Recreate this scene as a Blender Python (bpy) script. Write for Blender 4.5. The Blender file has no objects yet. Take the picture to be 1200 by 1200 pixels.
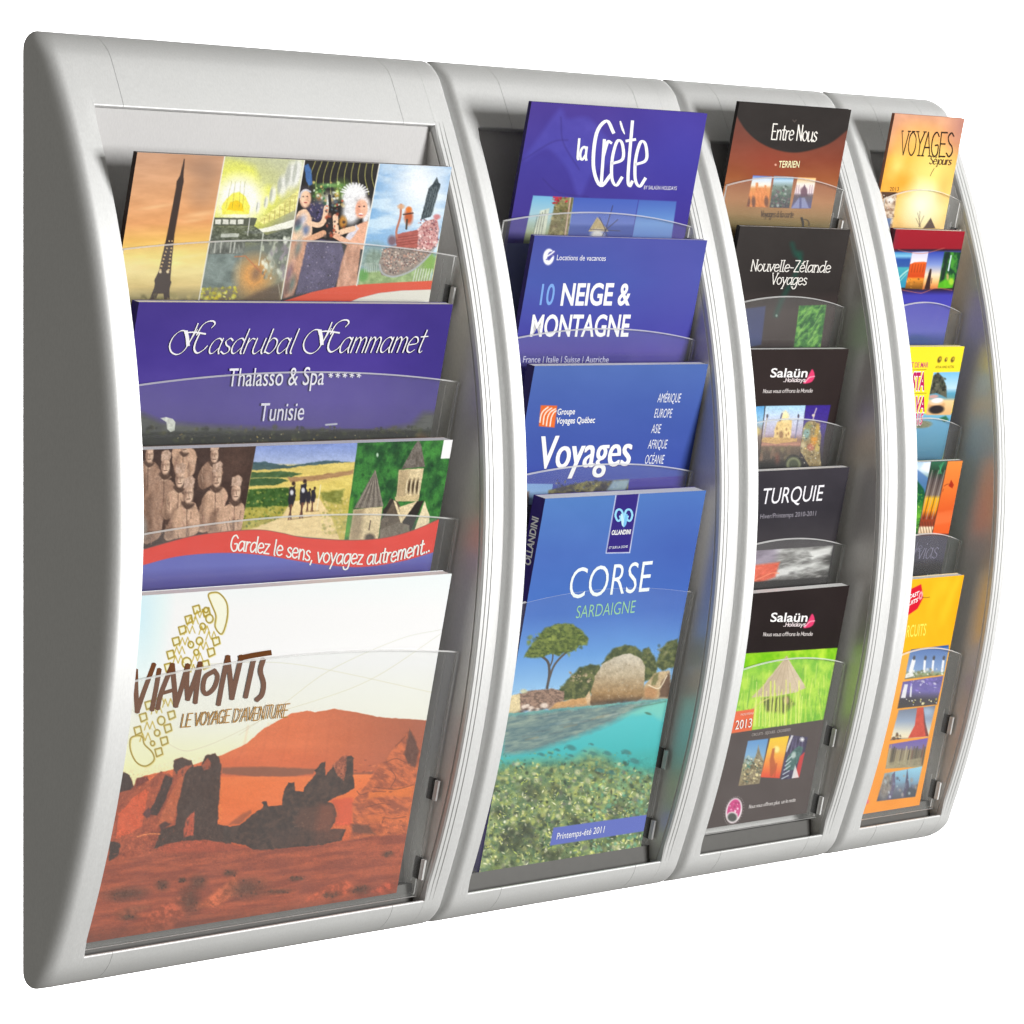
import bpy, math, random
import numpy as np

# ------------------------------------------------------------------ camera, light, exposure
scene = bpy.context.scene
COL = scene.collection
YAW = math.radians(48.0)
FWD = (math.sin(YAW), math.cos(YAW), 0.0)
DIST = 2.9149
cam_data = bpy.data.cameras.new('camera')
cam = bpy.data.objects.new('camera', cam_data)
COL.objects.link(cam)
cam.location = (-DIST * FWD[0], -DIST * FWD[1], 0.449)
cam.rotation_euler = (math.radians(90), 0, -YAW)
cam_data.sensor_width = 36.0
cam_data.lens = 36.0 * 4386.92 / 1200.0
cam_data.shift_y = -(600.0 - 385.0) / 1200.0
cam_data.clip_start = 0.05
cam_data.clip_end = 60
scene.camera = cam

world = bpy.data.worlds.new('World')
scene.world = world
world.use_nodes = True
world.node_tree.nodes['Background'].inputs[0].default_value = (1.0, 0.97, 0.90, 1)
world.node_tree.nodes['Background'].inputs[1].default_value = 0.17


def area_lamp(name, loc, target, sx, sy, power, color=(1, 1, 1)):
    d = bpy.data.lights.new(name, 'AREA')
    d.shape = 'RECTANGLE'
    d.size, d.size_y = sx, sy
    d.energy = power
    d.color = color
    o = bpy.data.objects.new(name, d)
    COL.objects.link(o)
    o.location = loc
    from mathutils import Vector
    o.rotation_euler = (Vector(target) - Vector(loc)).to_track_quat('-Z', 'Y').to_euler()
    return o


area_lamp('key_lamp', (1.75, -3.6, 0.62), (0.0, 0.0, 0.33), 1.3, 1.3, 186, (1.0, 0.995, 0.985))
# two added lamps behind the racks that whiten only the sweep
for zl, pw in ((2.1, 300), (-1.5, 300)):
    area_lamp('added_backdrop_lamp', (FWD[0] * 1.0, FWD[1] * 1.0, zl), (FWD[0] * 4.0, FWD[1] * 4.0, zl), 4.5, 1.2, pw)

vs = scene.view_settings
vs.view_transform = 'Standard'
vs.look = 'None'
vs.exposure = 0.0
vs.gamma = 1.0
vs.use_curve_mapping = False
scene.cycles.max_bounces = 8
scene.cycles.transparent_max_bounces = 24
scene.cycles.caustics_reflective = False
scene.cycles.caustics_refractive = False


# ------------------------------------------------------------------ materials
def new_mat(name):
    m = bpy.data.materials.new(name)
    m.use_nodes = True
    return m, m.node_tree.nodes, m.node_tree.links


def mat_silver(name, base, rough=0.42, metal=0.12, grain=0.05, bump=0.06):
    m, n, l = new_mat(name)
    b = n['Principled BSDF']
    b.inputs['Metallic'].default_value = metal
    tc = n.new('ShaderNodeTexCoord')
    mp = n.new('ShaderNodeMapping')
    mp.inputs['Scale'].default_value = (900, 900, 320)
    nz = n.new('ShaderNodeTexNoise')
    nz.inputs['Scale'].default_value = 1.0
    nz.inputs['Detail'].default_value = 4
    n2 = n.new('ShaderNodeTexNoise')
    n2.inputs['Scale'].default_value = 14.0
    l.new(tc.outputs['Object'], mp.inputs[0])
    l.new(mp.outputs[0], nz.inputs[0])
    l.new(tc.outputs['Object'], n2.inputs[0])
    add = n.new('ShaderNodeMath')
    add.operation = 'MULTIPLY_ADD'
    add.inputs[1].default_value = 0.35
    l.new(n2.outputs[0], add.inputs[0])
    l.new(nz.outputs[0], add.inputs[2])
    mr = n.new('ShaderNodeMapRange')
    mr.inputs[1].default_value = 0.4
    mr.inputs[2].default_value = 0.95
    mr.inputs[3].default_value = 1 - grain
    mr.inputs[4].default_value = 1 + grain
    l.new(add.outputs[0], mr.inputs[0])
    mx = n.new('ShaderNodeVectorMath')
    mx.operation = 'SCALE'
    mx.inputs[0].default_value = base
    l.new(mr.outputs[0], mx.inputs['Scale'])
    l.new(mx.outputs[0], b.inputs['Base Color'])
    rr = n.new('ShaderNodeMapRange')
    rr.inputs[3].default_value = rough - 0.06
    rr.inputs[4].default_value = rough + 0.08
    l.new(nz.outputs[0], rr.inputs[0])
    l.new(rr.outputs[0], b.inputs['Roughness'])
    bp = n.new('ShaderNodeBump')
    bp.inputs['Strength'].default_value = bump
    bp.inputs['Distance'].default_value = 0.0006
    l.new(nz.outputs[0], bp.inputs['Height'])
    l.new(bp.outputs[0], b.inputs['Normal'])
    return m


def mat_acrylic(name, body, rough, gloss):
    """clear sheet: light goes through, a little is scattered by the surface and a little mirrored"""
    m, n, l = new_mat(name)
    n.remove(n['Principled BSDF'])
    tr = n.new('ShaderNodeBsdfTransparent')
    tr.inputs[0].default_value = (0.995, 0.998, 0.995, 1)
    df = n.new('ShaderNodeBsdfDiffuse')
    df.inputs[0].default_value = (0.97, 0.97, 0.96, 1)
    gl = n.new('ShaderNodeBsdfGlossy')
    gl.inputs['Roughness'].default_value = rough
    nz = n.new('ShaderNodeTexNoise')
    nz.inputs['Scale'].default_value = 38
    tc = n.new('ShaderNodeTexCoord')
    l.new(tc.outputs['Object'], nz.inputs[0])
    mr = n.new('ShaderNodeMapRange')
    mr.inputs[3].default_value = body * 0.75
    mr.inputs[4].default_value = body * 1.25
    l.new(nz.outputs[0], mr.inputs[0])
    m1 = n.new('ShaderNodeMixShader')
    l.new(mr.outputs[0], m1.inputs[0])
    l.new(tr.outputs[0], m1.inputs[1])
    l.new(df.outputs[0], m1.inputs[2])
    lw = n.new('ShaderNodeLayerWeight')
    lw.inputs[0].default_value = 0.5
    pw = n.new('ShaderNodeMath')
    pw.operation = 'POWER'
    pw.inputs[1].default_value = 4.0
    l.new(lw.outputs['Facing'], pw.inputs[0])
    mu = n.new('ShaderNodeMath')
    mu.operation = 'MULTIPLY_ADD'
    mu.inputs[1].default_value = gloss * 0.4
    mu.inputs[2].default_value = gloss * 0.025
    l.new(pw.outputs[0], mu.inputs[0])
    m2 = n.new('ShaderNodeMixShader')
    l.new(mu.outputs[0], m2.inputs[0])
    l.new(m1.outputs[0], m2.inputs[1])
    l.new(gl.outputs[0], m2.inputs[2])
    l.new(m2.outputs[0], n['Material Output'].inputs[0])
    return m


def mat_plain(name, base, rough=0.5, noise=0.04, scale=60, spec=0.5):
    m, n, l = new_mat(name)
    b = n['Principled BSDF']
    b.inputs['Roughness'].default_value = rough
    b.inputs['Specular IOR Level'].default_value = spec
    tc = n.new('ShaderNodeTexCoord')
    nz = n.new('ShaderNodeTexNoise')
    nz.inputs['Scale'].default_value = scale
    nz.inputs['Detail'].default_value = 3
    l.new(tc.outputs['Object'], nz.inputs[0])
    mr = n.new('ShaderNodeMapRange')
    mr.inputs[3].default_value = 1 - noise
    mr.inputs[4].default_value = 1 + noise
    l.new(nz.outputs[0], mr.inputs[0])
    mx = n.new('ShaderNodeVectorMath')
    mx.operation = 'SCALE'
    mx.inputs[0].default_value = base
    l.new(mr.outputs[0], mx.inputs['Scale'])
    l.new(mx.outputs[0], b.inputs['Base Color'])
    return m


def mat_print(name):
    """printed cover: the ink colours are a colour attribute of the sheet, under a satin varnish"""
    m, n, l = new_mat(name)
    b = n['Principled BSDF']
    vc = n.new('ShaderNodeVertexColor')
    vc.layer_name = 'ink'
    nz = n.new('ShaderNodeTexNoise')
    nz.inputs['Scale'].default_value = 1500
    tc = n.new('ShaderNodeTexCoord')
    l.new(tc.outputs['Object'], nz.inputs[0])
    mr = n.new('ShaderNodeMapRange')
    mr.inputs[3].default_value = 0.965
    mr.inputs[4].default_value = 1.035
    l.new(nz.outputs[0], mr.inputs[0])
    mx = n.new('ShaderNodeVectorMath')
    mx.operation = 'SCALE'
    l.new(vc.outputs[0], mx.inputs[0])
    l.new(mr.outputs[0], mx.inputs['Scale'])
    l.new(mx.outputs[0], b.inputs['Base Color'])
    b.inputs['Roughness'].default_value = 0.38
    b.inputs['Specular IOR Level'].default_value = 0.22
    return m


M_SILVER = mat_silver('silver_paint', (0.775, 0.78, 0.772), rough=0.5, metal=0.36)
M_INNER = mat_silver('silver_lining', (0.72, 0.705, 0.68), rough=0.36, metal=0.3, grain=0.06, bump=0.1)
M_BACK = mat_silver('back_panel_grey', (0.60, 0.59, 0.585), rough=0.6, metal=0.0, grain=0.06, bump=0.12)
M_ACRYLIC = mat_acrylic('clear_acrylic', 0.028, 0.08, 0.5)
M_EDGE = mat_acrylic('acrylic_cut_edge', 0.6, 0.2, 1.0)  # white body stands in for light gathered in the cut edges
M_DARK = mat_plain('dark_slot', (0.018, 0.017, 0.016), 0.6)
M_SHADE = mat_plain('painted_shade', (0.10, 0.097, 0.09), 0.5, 0.1, 120)
M_PAPER = mat_plain('white_paper', (0.93, 0.93, 0.92), 0.7, 0.04, 400, 0.2)
M_PRINT = mat_print('printed_cover')
M_BACKDROP = mat_plain('white_backdrop', (0.9, 0.9, 0.9), 0.9, 0.01, 3, 0.0)


# ------------------------------------------------------------------ mesh helpers
def link(name, me, parent=None, loc=(0, 0, 0)):
    o = bpy.data.objects.new(name, me)
    COL.objects.link(o)
    o.location = loc
    if parent is not None:
        o.parent = parent
    return o


def empty(name, loc, label, cat, group=None):
    o = bpy.data.objects.new(name, None)
    COL.objects.link(o)
    o.empty_display_size = 0.03
    o.location = loc
    o['label'] = label
    o['category'] = cat
    if group:
        o['group'] = group
    return o


class MB:
    """collects verts and faces (with a material slot each) for one mesh object"""

    def __init__(s):
        s.v, s.f, s.m = [], [], []

    def add(s, verts, faces, mi=0):
        b = len(s.v)
        s.v += [tuple(p) for p in verts]
        s.f += [tuple(b + i for i in f) for f in faces]
        s.m += [mi] * len(faces)

    def prism(s, ring0, ring1, mi=0, caps=True, cap_mi=None):
        n = len(ring0)
        f = [(i, (i + 1) % n, n + (i + 1) % n, n + i) for i in range(n)]
        s.add(list(ring0) + list(ring1), f, mi)
        if caps:
            c = mi if cap_mi is None else cap_mi
            s.add(ring0, [tuple(range(n))[::-1]], c)
            s.add(ring1, [tuple(range(n))], c)

    def box(s, o, a, b, c, mi=0):
        o, a, b, c = map(np.array, (o, a, b, c))
        r0 = [o, o + a, o + a + b, o + b]
        s.prism(r0, [p + c for p in r0], mi)

    def build(s, name, mats, parent=None, origin=(0, 0, 0), smooth=None, weld=False):
        me = bpy.data.meshes.new(name)
        og = np.array(origin)
        me.from_pydata([tuple(np.array(p) - og) for p in s.v], [], s.f)
        for m in mats:
            me.materials.append(m)
        me.polygons.foreach_set('material_index', s.m)
        import bmesh
        bm = bmesh.new()
        bm.from_mesh(me)
        if weld:
            bmesh.ops.remove_doubles(bm, verts=bm.verts, dist=1e-5)
        bmesh.ops.recalc_face_normals(bm, faces=bm.faces)
        if smooth is not None:
            for f in bm.faces:
                f.smooth = True
            for e in bm.edges:
                if len(e.link_faces) == 2 and e.calc_face_angle(0) > smooth:
                    e.smooth = False
        bm.to_mesh(me)
        bm.free()
        return link(name, me, parent)


# ------------------------------------------------------------------ backdrop
def make_backdrop():
    """a seamless white studio sweep far behind the racks, square to the view"""
    f = np.array(FWD)
    r = np.array([f[1], -f[0], 0])
    base = np.array([0, 0, 0.33]) + f * 3.4
    mb = MB()
    ring = []
    for s_ in np.linspace(-3.4, 3.4, 25):           # gently curved sheet, a few millimetres thick
        ring.append((s_, -0.12 * s_ * s_ * 0.35))
    front = [base + r * s_ + f * d for s_, d in ring]
    for z0, z1_ in ((-1.5, 1.9),):
        lo = [(p[0], p[1], base[2] + z0) for p in front]
        hi = [(p[0], p[1], base[2] + z1_) for p in front]
        n = len(lo)
        mb.add(lo + hi, [(i, i + 1, n + i + 1, n + i) for i in range(n - 1)])
        off = f * 0.006
        mb.add([tuple(np.array(p) + off) for p in lo + hi], [(i, i + 1, n + i + 1, n + i) for i in range(n - 1)])
    o = mb.build('backdrop', [M_BACKDROP], smooth=1.0, weld=True)
    o['kind'] = 'structure'
    o['label'] = 'plain white studio backdrop behind the racks'
    o['category'] = 'backdrop'


make_backdrop()

# ------------------------------------------------------------------ racks
H, ZB = 0.6522, -0.0018
ZLIP_T, ZLIP_B = 0.6005, 0.0205
DPK, DK = 0.0865, 0.67
LEAN = math.radians(13.2)
SN, CS = math.sin(LEAN), math.cos(LEAN)


def bow(z):
    return DPK - DK * (z - 0.325) ** 2


def end_round(z, r=0.017):
    e = min(z - ZB, H - z)
    if e >= r:
        return 1.0
    return math.sqrt(max(0.0, 1 - (1 - e / r) ** 2))


def z_samples():
    zs = [ZB + 0.017 * (1 - math.cos(math.radians(90 * i / 8))) for i in range(9)]
    zs += list(np.linspace(0.02, 0.63, 48))
    zs += [H - (z - ZB) for z in reversed(zs[:9])]
    return zs


def section(z, ui, a=0.0085, bb=0.018, rc=0.0045):
    D = bow(z) * end_round(z)
    k = 1.0 if ZLIP_B + 0.001 < z < ZLIP_T - 0.001 else 0.0
    b = min(bb, 0.8 * D)
    e = min(z - ZB, H - z)
    uo = rc * (1 - math.sqrt(max(0.0, 1 - (1 - e / rc) ** 2))) if e < rc else 0.0
    pts = [(uo, 0), (uo, (D - b) * 0.5), (uo, D - b)]
    for i in range(1, 9):
        t = math.radians(90 * i / 8)
        pts.append((uo + a * (1 - math.cos(t)), D - b + b * math.sin(t)))
    pts += [(max(uo + a, ui - 0.0092), D - 0.0002 * k), (max(uo + a, ui - 0.0088), D - 0.0008 * k), (ui - 0.0052, D - 0.0006 * k),
            (ui - 0.0048, D - 0.0012 * k), (ui - 0.0014, D - 0.0010 * k), (ui - 0.0009, D - 0.0017 * k),
            (ui - 0.0003, D - 0.0022 * k), (ui, D - 0.0032 * k), (ui, 0.0)]
    return pts


def side_panel(rack, og, X, sgn, ui, useam, a=0.0085, b=0.018, rc=0.0045):
    mb = MB()
    zs = z_samples()
    rings = [[(X + sgn * u, -d, z) for u, d in section(z, ui, a, b, rc)] for z in zs]
    n = len(rings[0])
    v = [p for r in rings for p in r]
    f = []
    for k in range(len(zs) - 1):
        for i in range(n):
            j = (i + 1) % n
            f.append((k * n + i, k * n + j, (k + 1) * n + j, (k + 1) * n + i))
    mb.add(v, f)
    # the moulded corners that carry the rails
    for prof in (rail_profile(True), rail_profile(False)):
        x0, x1 = X + sgn * (ui - 0.001), X + sgn * useam
        mb.prism([(x0, -d, z) for d, z in prof], [(x1, -d, z) for d, z in prof])
    return mb.build('side_panel', [M_SILVER], rack, og, smooth=math.radians(28), weld=False)


def rail_profile(top):
    p = []
    if top:
        zs = [H - 0.017 * (1 - math.cos(math.radians(90 * i / 8))) for i in range(9)] + list(np.linspace(0.628, ZLIP_T + 0.0015, 6))
        p = [(0.0, H)] + [(max(0, bow(z) * end_round(z) - 0.0001), z) for z in zs[1:]]
        d = p[-1][0]
        p += [(d - 0.0002, ZLIP_T + 0.0006), (d - 0.001, ZLIP_T), (d - 0.004, ZLIP_T - 0.0004), (0.0, ZLIP_T - 0.0004)]
    else:
        zs = [ZB + 0.017 * (1 - math.cos(math.radians(90 * i / 8))) for i in range(9)] + [ZLIP_B - 0.0012]
        p = [(0.0, ZB)] + [(max(0, bow(z) * end_round(z) - 0.0001), z) for z in zs[1:]]
        d = p[-1][0]
        p += [(d - 0.0003, ZLIP_B - 0.0004), (d - 0.0012, ZLIP_B), (d - 0.0030, ZLIP_B - 0.0002), (d - 0.0034, ZLIP_B - 0.004), (0.0, ZLIP_B - 0.004)]
    return p


def make_pocket(rack, og, xa, xb, d_t, z_t, v_end, rise, v_bot, clips):
    """clear U-shaped holder: arched front sheet, two side returns and a bottom sheet, leaning like the brochure"""
    dn = np.array([0, SN, -CS])
    nn = np.array([0, -CS, -SN])
    o = np.array([0, -d_t, z_t]) + nn * 0.0025
    T = 0.0016
    N = 28

    def P(x, v, k):
        p = o + dn * v + nn * k
        return (x, p[1], p[2])

    mb = MB()
    top = []
    for i in range(N + 1):
        t = i / N
        c = 0.006 / (xb - xa)
        top.append((xa + (xb - xa) * t, v_end - rise * (1 - (2 * t - 1) ** 2)))
    CH = 0.0008
    for k, dv in ((T, CH), (0, 0)):
        v = [P(x, vv + dv, k) for x, vv in top] + [P(x, v_bot, k) for x, vv in top]
        f = [(i, N + 1 + i, N + 2 + i, i + 1) for i in range(N)]
        mb.add(v, f, 0)
    # polished cut edges of the front sheet
    v = [P(x, vv, 0) for x, vv in top] + [P(x, vv + CH, T) for x, vv in top]
    mb.add(v, [(i, i + 1, N + 2 + i, N + 1 + i) for i in range(N)], 1)
    for x, v0 in ((xa, v_end), (xb, v_end)):
        mb.add([P(x, v0, 0), P(x, v0, T), P(x, v_bot, T), P(x, v_bot, 0)], [(0, 1, 2, 3)], 1)
    mb.add([P(xa, v_bot, 0), P(xb, v_bot, 0), P(xb, v_bot, T), P(xa, v_bot, T)], [(0, 1, 2, 3)], 1)
    # side returns
    for x, s in ((xa + 0.0003, 1), (xb - 0.0003, -1)):
        a0, a1 = v_end + 0.001, v_bot - 0.001
        q = [P(x, a0, -0.0002), P(x, a1, -0.0002), P(x, a1, -0.0105), P(x, a0 + 0.004, -0.0105)]
        q2 = [(p[0] + s * 0.0014, p[1], p[2]) for p in q]
        mb.add(q + q2, [(0, 1, 2, 3), (7, 6, 5, 4)], 0)
        mb.add(q + q2, [(0, 4, 5, 1), (1, 5, 6, 2), (2, 6, 7, 3), (3, 7, 4, 0)], 1)
    # bottom sheet
    mb.box(P(xa + 0.002, v_bot - 0.0022, -0.0004), (xb - xa - 0.004, 0, 0), dn * 0.0016, -nn * 0.010, 0)
    pk = mb.build('pocket', [M_ACRYLIC, M_EDGE], rack, og)
    for vc in clips:
        cb = MB()
        x = xb - 0.0022
        cb.box(P(x, vc - 0.0085, -0.0040), (0.0016, 0, 0), dn * 0.0165, nn * 0.0064, 0)
        cb.box(P(x - 0.0004, vc - 0.0080, 0.0026), (0.0020, 0, 0), dn * 0.0155, nn * 0.0036, 1)
        cb.box(P(x - 0.0010, vc - 0.0125, -0.0046), (0.0010, 0, 0), dn * 0.0235, nn * 0.0005, 1)
        cb.build('clip', [M_DARK, M_EDGE], pk, og)
    return pk


def make_rack(XL, XR, uL, uR, label, d_t, z_tops, v_ends, rise, h, clip_sets, roll=(0.0085, 0.018), roll_right=(0.0085, 0.018)):
    og = ((XL + XR) / 2, 0, 0)
    rack = empty('brochure_rack', og, label, 'wall rack', 'silver brochure racks side by side')
    us = 0.060 if XR - XL > 0.25 else 0.048
    side_panel(rack, og, XL, 1, uL, us, *roll)
    side_panel(rack, og, XR, -1, uR, us, *roll_right)
    xa, xb = XL + us + 0.0004, XR - us - 0.0004
    for top, nm in ((True, 'top_rail'), (False, 'bottom_rail')):
        pr = rail_profile(top)
        mb = MB()
        mb.prism([(xa, -d, z) for d, z in pr], [(xb, -d, z) for d, z in pr])
        mb.build(nm, [M_SILVER], rack, og, smooth=math.radians(28))
    # back panel between the side panels, sloping back below the top rail
    mb = MB()
    pr = [(0.0300, ZLIP_T - 0.0006), (0.0030, 0.33), (0.0030, 0.017), (0.0008, 0.017), (0.0008, 0.33), (0.0270, ZLIP_T - 0.0006)]
    x0, x1 = XL + uL + 0.0003, XR - uR - 0.0003
    mb.prism([(x0, -d, z) for d, z in pr], [(x1, -d, z) for d, z in pr])
    mb.build('back_panel', [M_BACK], rack, og)
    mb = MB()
    mb.box((x0 + 0.0003, -0.0125, 0.0168), (x1 - x0 - 0.0006, 0, 0), (0, 0.009, 0), (0, 0, 0.0155))  # dark strip standing in for the shade under the lowest brochures
    mb.build('shade_strip', [M_SHADE], rack, og)
    # inner linings of the two side panels
    for X, s in ((XL + uL + 0.0002, 1), (XR - uR - 0.0002, -1)):
        mb = MB()
        zs = np.linspace(0.0215, ZLIP_T - 0.004, 40)
        a = [(X, -0.0035, z) for z in zs]
        b = [(X, -(bow(z) - 0.0055), z) for z in zs]
        n = len(zs)
        a2 = [(X + s * 0.0008, p[1], p[2]) for p in a]
        b2 = [(X + s * 0.0008, p[1], p[2]) for p in b]
        f = [(i, i + 1, n + i + 1, n + i) for i in range(n - 1)]
        mb.add(a + b, f)
        mb.add(a2 + b2, f)
        mb.add(b + b2, f)
        mb.build('inner_lining', [M_INNER], rack, og)
    for zt, ve, cs in zip(z_tops, v_ends, clip_sets):
        vb = min(h + 0.0035, (d_t - 0.0085) / SN)
        make_pocket(rack, og, XL + uL + 0.0030, XR - uR - 0.0030, d_t, zt, ve, rise, vb, cs)
    return rack


XS = (-0.497, -0.0985, 0.1815, 0.3955, 0.562)
make_rack(XS[0], XS[1], 0.034, 0.0265, 'widest silver wall rack, at the near end, holding landscape brochures',
          0.072, (0.5680, 0.4669, 0.3670, 0.2685), (0.066, 0.058, 0.060, 0.060), 0.009, 0.2475,
          ((0.097,), (), (), (0.167, 0.229)), roll=(0.014, 0.028, 0.0135))
make_rack(XS[1], XS[2], 0.0215, 0.029, 'silver wall rack holding tall blue and purple brochures, second from the near end',
          0.076, (0.6198, 0.5191, 0.4208, 0.3207), (0.091, 0.080, 0.087, 0.083), 0.009, 0.297,
          ((0.109,), (), (), (0.222, 0.281)))
make_rack(XS[2], XS[3], 0.0205, 0.029, 'narrower silver wall rack filled with mostly black brochures',
          0.062, (0.6324, 0.5320, 0.4320, 0.3329, 0.2338), (0.068, 0.066, 0.067, 0.067, 0.067), 0.009, 0.20,
          ((0.101,), (), (), (), (0.132, 0.192)))
make_rack(XS[3], XS[4], 0.0235, 0.024, 'narrowest silver wall rack, at the far end, with slim yellow and orange leaflets',
          0.062, (0.6319, 0.5336, 0.4335, 0.3346, 0.2344), (0.073, 0.072, 0.072, 0.073, 0.072), 0.0095, 0.21,
          ((0.105,), (), (), (), (0.136, 0.196)), roll_right=(0.011, 0.022, 0.015))

# ------------------------------------------------------------------ printed covers
# Artwork is drawn on a flat layout sheet and registered to each cover by its four corners,
# so the print belongs to the cover and leans and moves with it.
def hom(src, dst):
    A, b = [], []
    for (x, y), (u, v) in zip(src, dst):
        A.append([x, y, 1, 0, 0, 0, -u * x, -u * y]); b.append(u)
        A.append([0, 0, 0, x, y, 1, -v * x, -v * y]); b.append(v)
    h = np.linalg.solve(np.array(A, float), np.array(b, float))
    return np.append(h, 1).reshape(3, 3)


def happly(Hm, x, y):
    w = Hm[2, 0] * x + Hm[2, 1] * y + Hm[2, 2]
    return (Hm[0, 0] * x + Hm[0, 1] * y + Hm[0, 2]) / w, (Hm[1, 0] * x + Hm[1, 1] * y + Hm[1, 2]) / w


def lattice(xi, yi, seed):
    h = (xi.astype(np.int64) * 374761393 + yi.astype(np.int64) * 668265263 + seed * 1274126177) & 0xffffffff
    h = ((h ^ (h >> 13)) * 1274126177) & 0xffffffff
    return ((h ^ (h >> 16)) & 0xffffff) / float(0x1000000)


def vnoise(x, y, seed=0):
    xi, yi = np.floor(x), np.floor(y)
    fx, fy = x - xi, y - yi
    fx, fy = fx * fx * (3 - 2 * fx), fy * fy * (3 - 2 * fy)
    a = lattice(xi, yi, seed); b = lattice(xi + 1, yi, seed)
    c = lattice(xi, yi + 1, seed); d = lattice(xi + 1, yi + 1, seed)
    return (a * (1 - fx) + b * fx) * (1 - fy) + (c * (1 - fx) + d * fx) * fy


def fbm(x, y, seed=0, octv=4):
    s, a, t = 0, 0.5, 0
    for k in range(octv):
        s = s + a * vnoise(x * 2 ** k + 17.3 * k, y * 2 ** k - 9.1 * k, seed + k)
        t += a
        a *= 0.55
    return s / t


def C(*c):
    return np.array(c, float)


def lin(c):
    c = np.clip(np.asarray(c, float) / 255.0, 0, 1)
    return np.where(c <= 0.04045, c / 12.92, ((c + 0.055) / 1.055) ** 2.4)


def vg(*stops, k=0.0, x0=0.0):
    """colour running down the layout through the stops (y, colour); k tilts the bands"""
    ys = np.array([s[0] for s in stops], float)
    cs = np.array([s[1] for s in stops], float)

    def f(X, Y):
        t = Y - k * (X - x0)
        return np.stack([np.interp(t, ys, cs[:, i]) for i in range(3)], -1)
    return f


def noisy(base, sx, sy, amp, seed=0, octv=4, tint=(1, 1, 1)):
    """a colour (or colour function) mottled by noise of wavelength sx, sy layout units"""
    tint = np.array(tint, float)

    def f(X, Y):
        b = base(X, Y) if callable(base) else np.broadcast_to(np.array(base, float), X.shape + (3,))
        n = (fbm(X / sx, Y / sy, seed, octv) - 0.5) * 2 * amp
        return b + n[..., None] * tint * 255
    return f


def two(c0, c1, sx, sy, seed=0, lo=0.35, hi=0.65, octv=4, rot=0.0):
    """two colours in patches"""
    c0, c1 = np.array(c0, float), np.array(c1, float)

    def f(X, Y):
        ca, sa = math.cos(rot), math.sin(rot)
        n = fbm((X * ca + Y * sa) / sx, (-X * sa + Y * ca) / sy, seed, octv)
        t = np.clip((n - lo) / (hi - lo), 0, 1)[..., None]
        return c0 * (1 - t) + c1 * t
    return f


SAMPLES = 1.3   # print samples per layout unit


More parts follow.
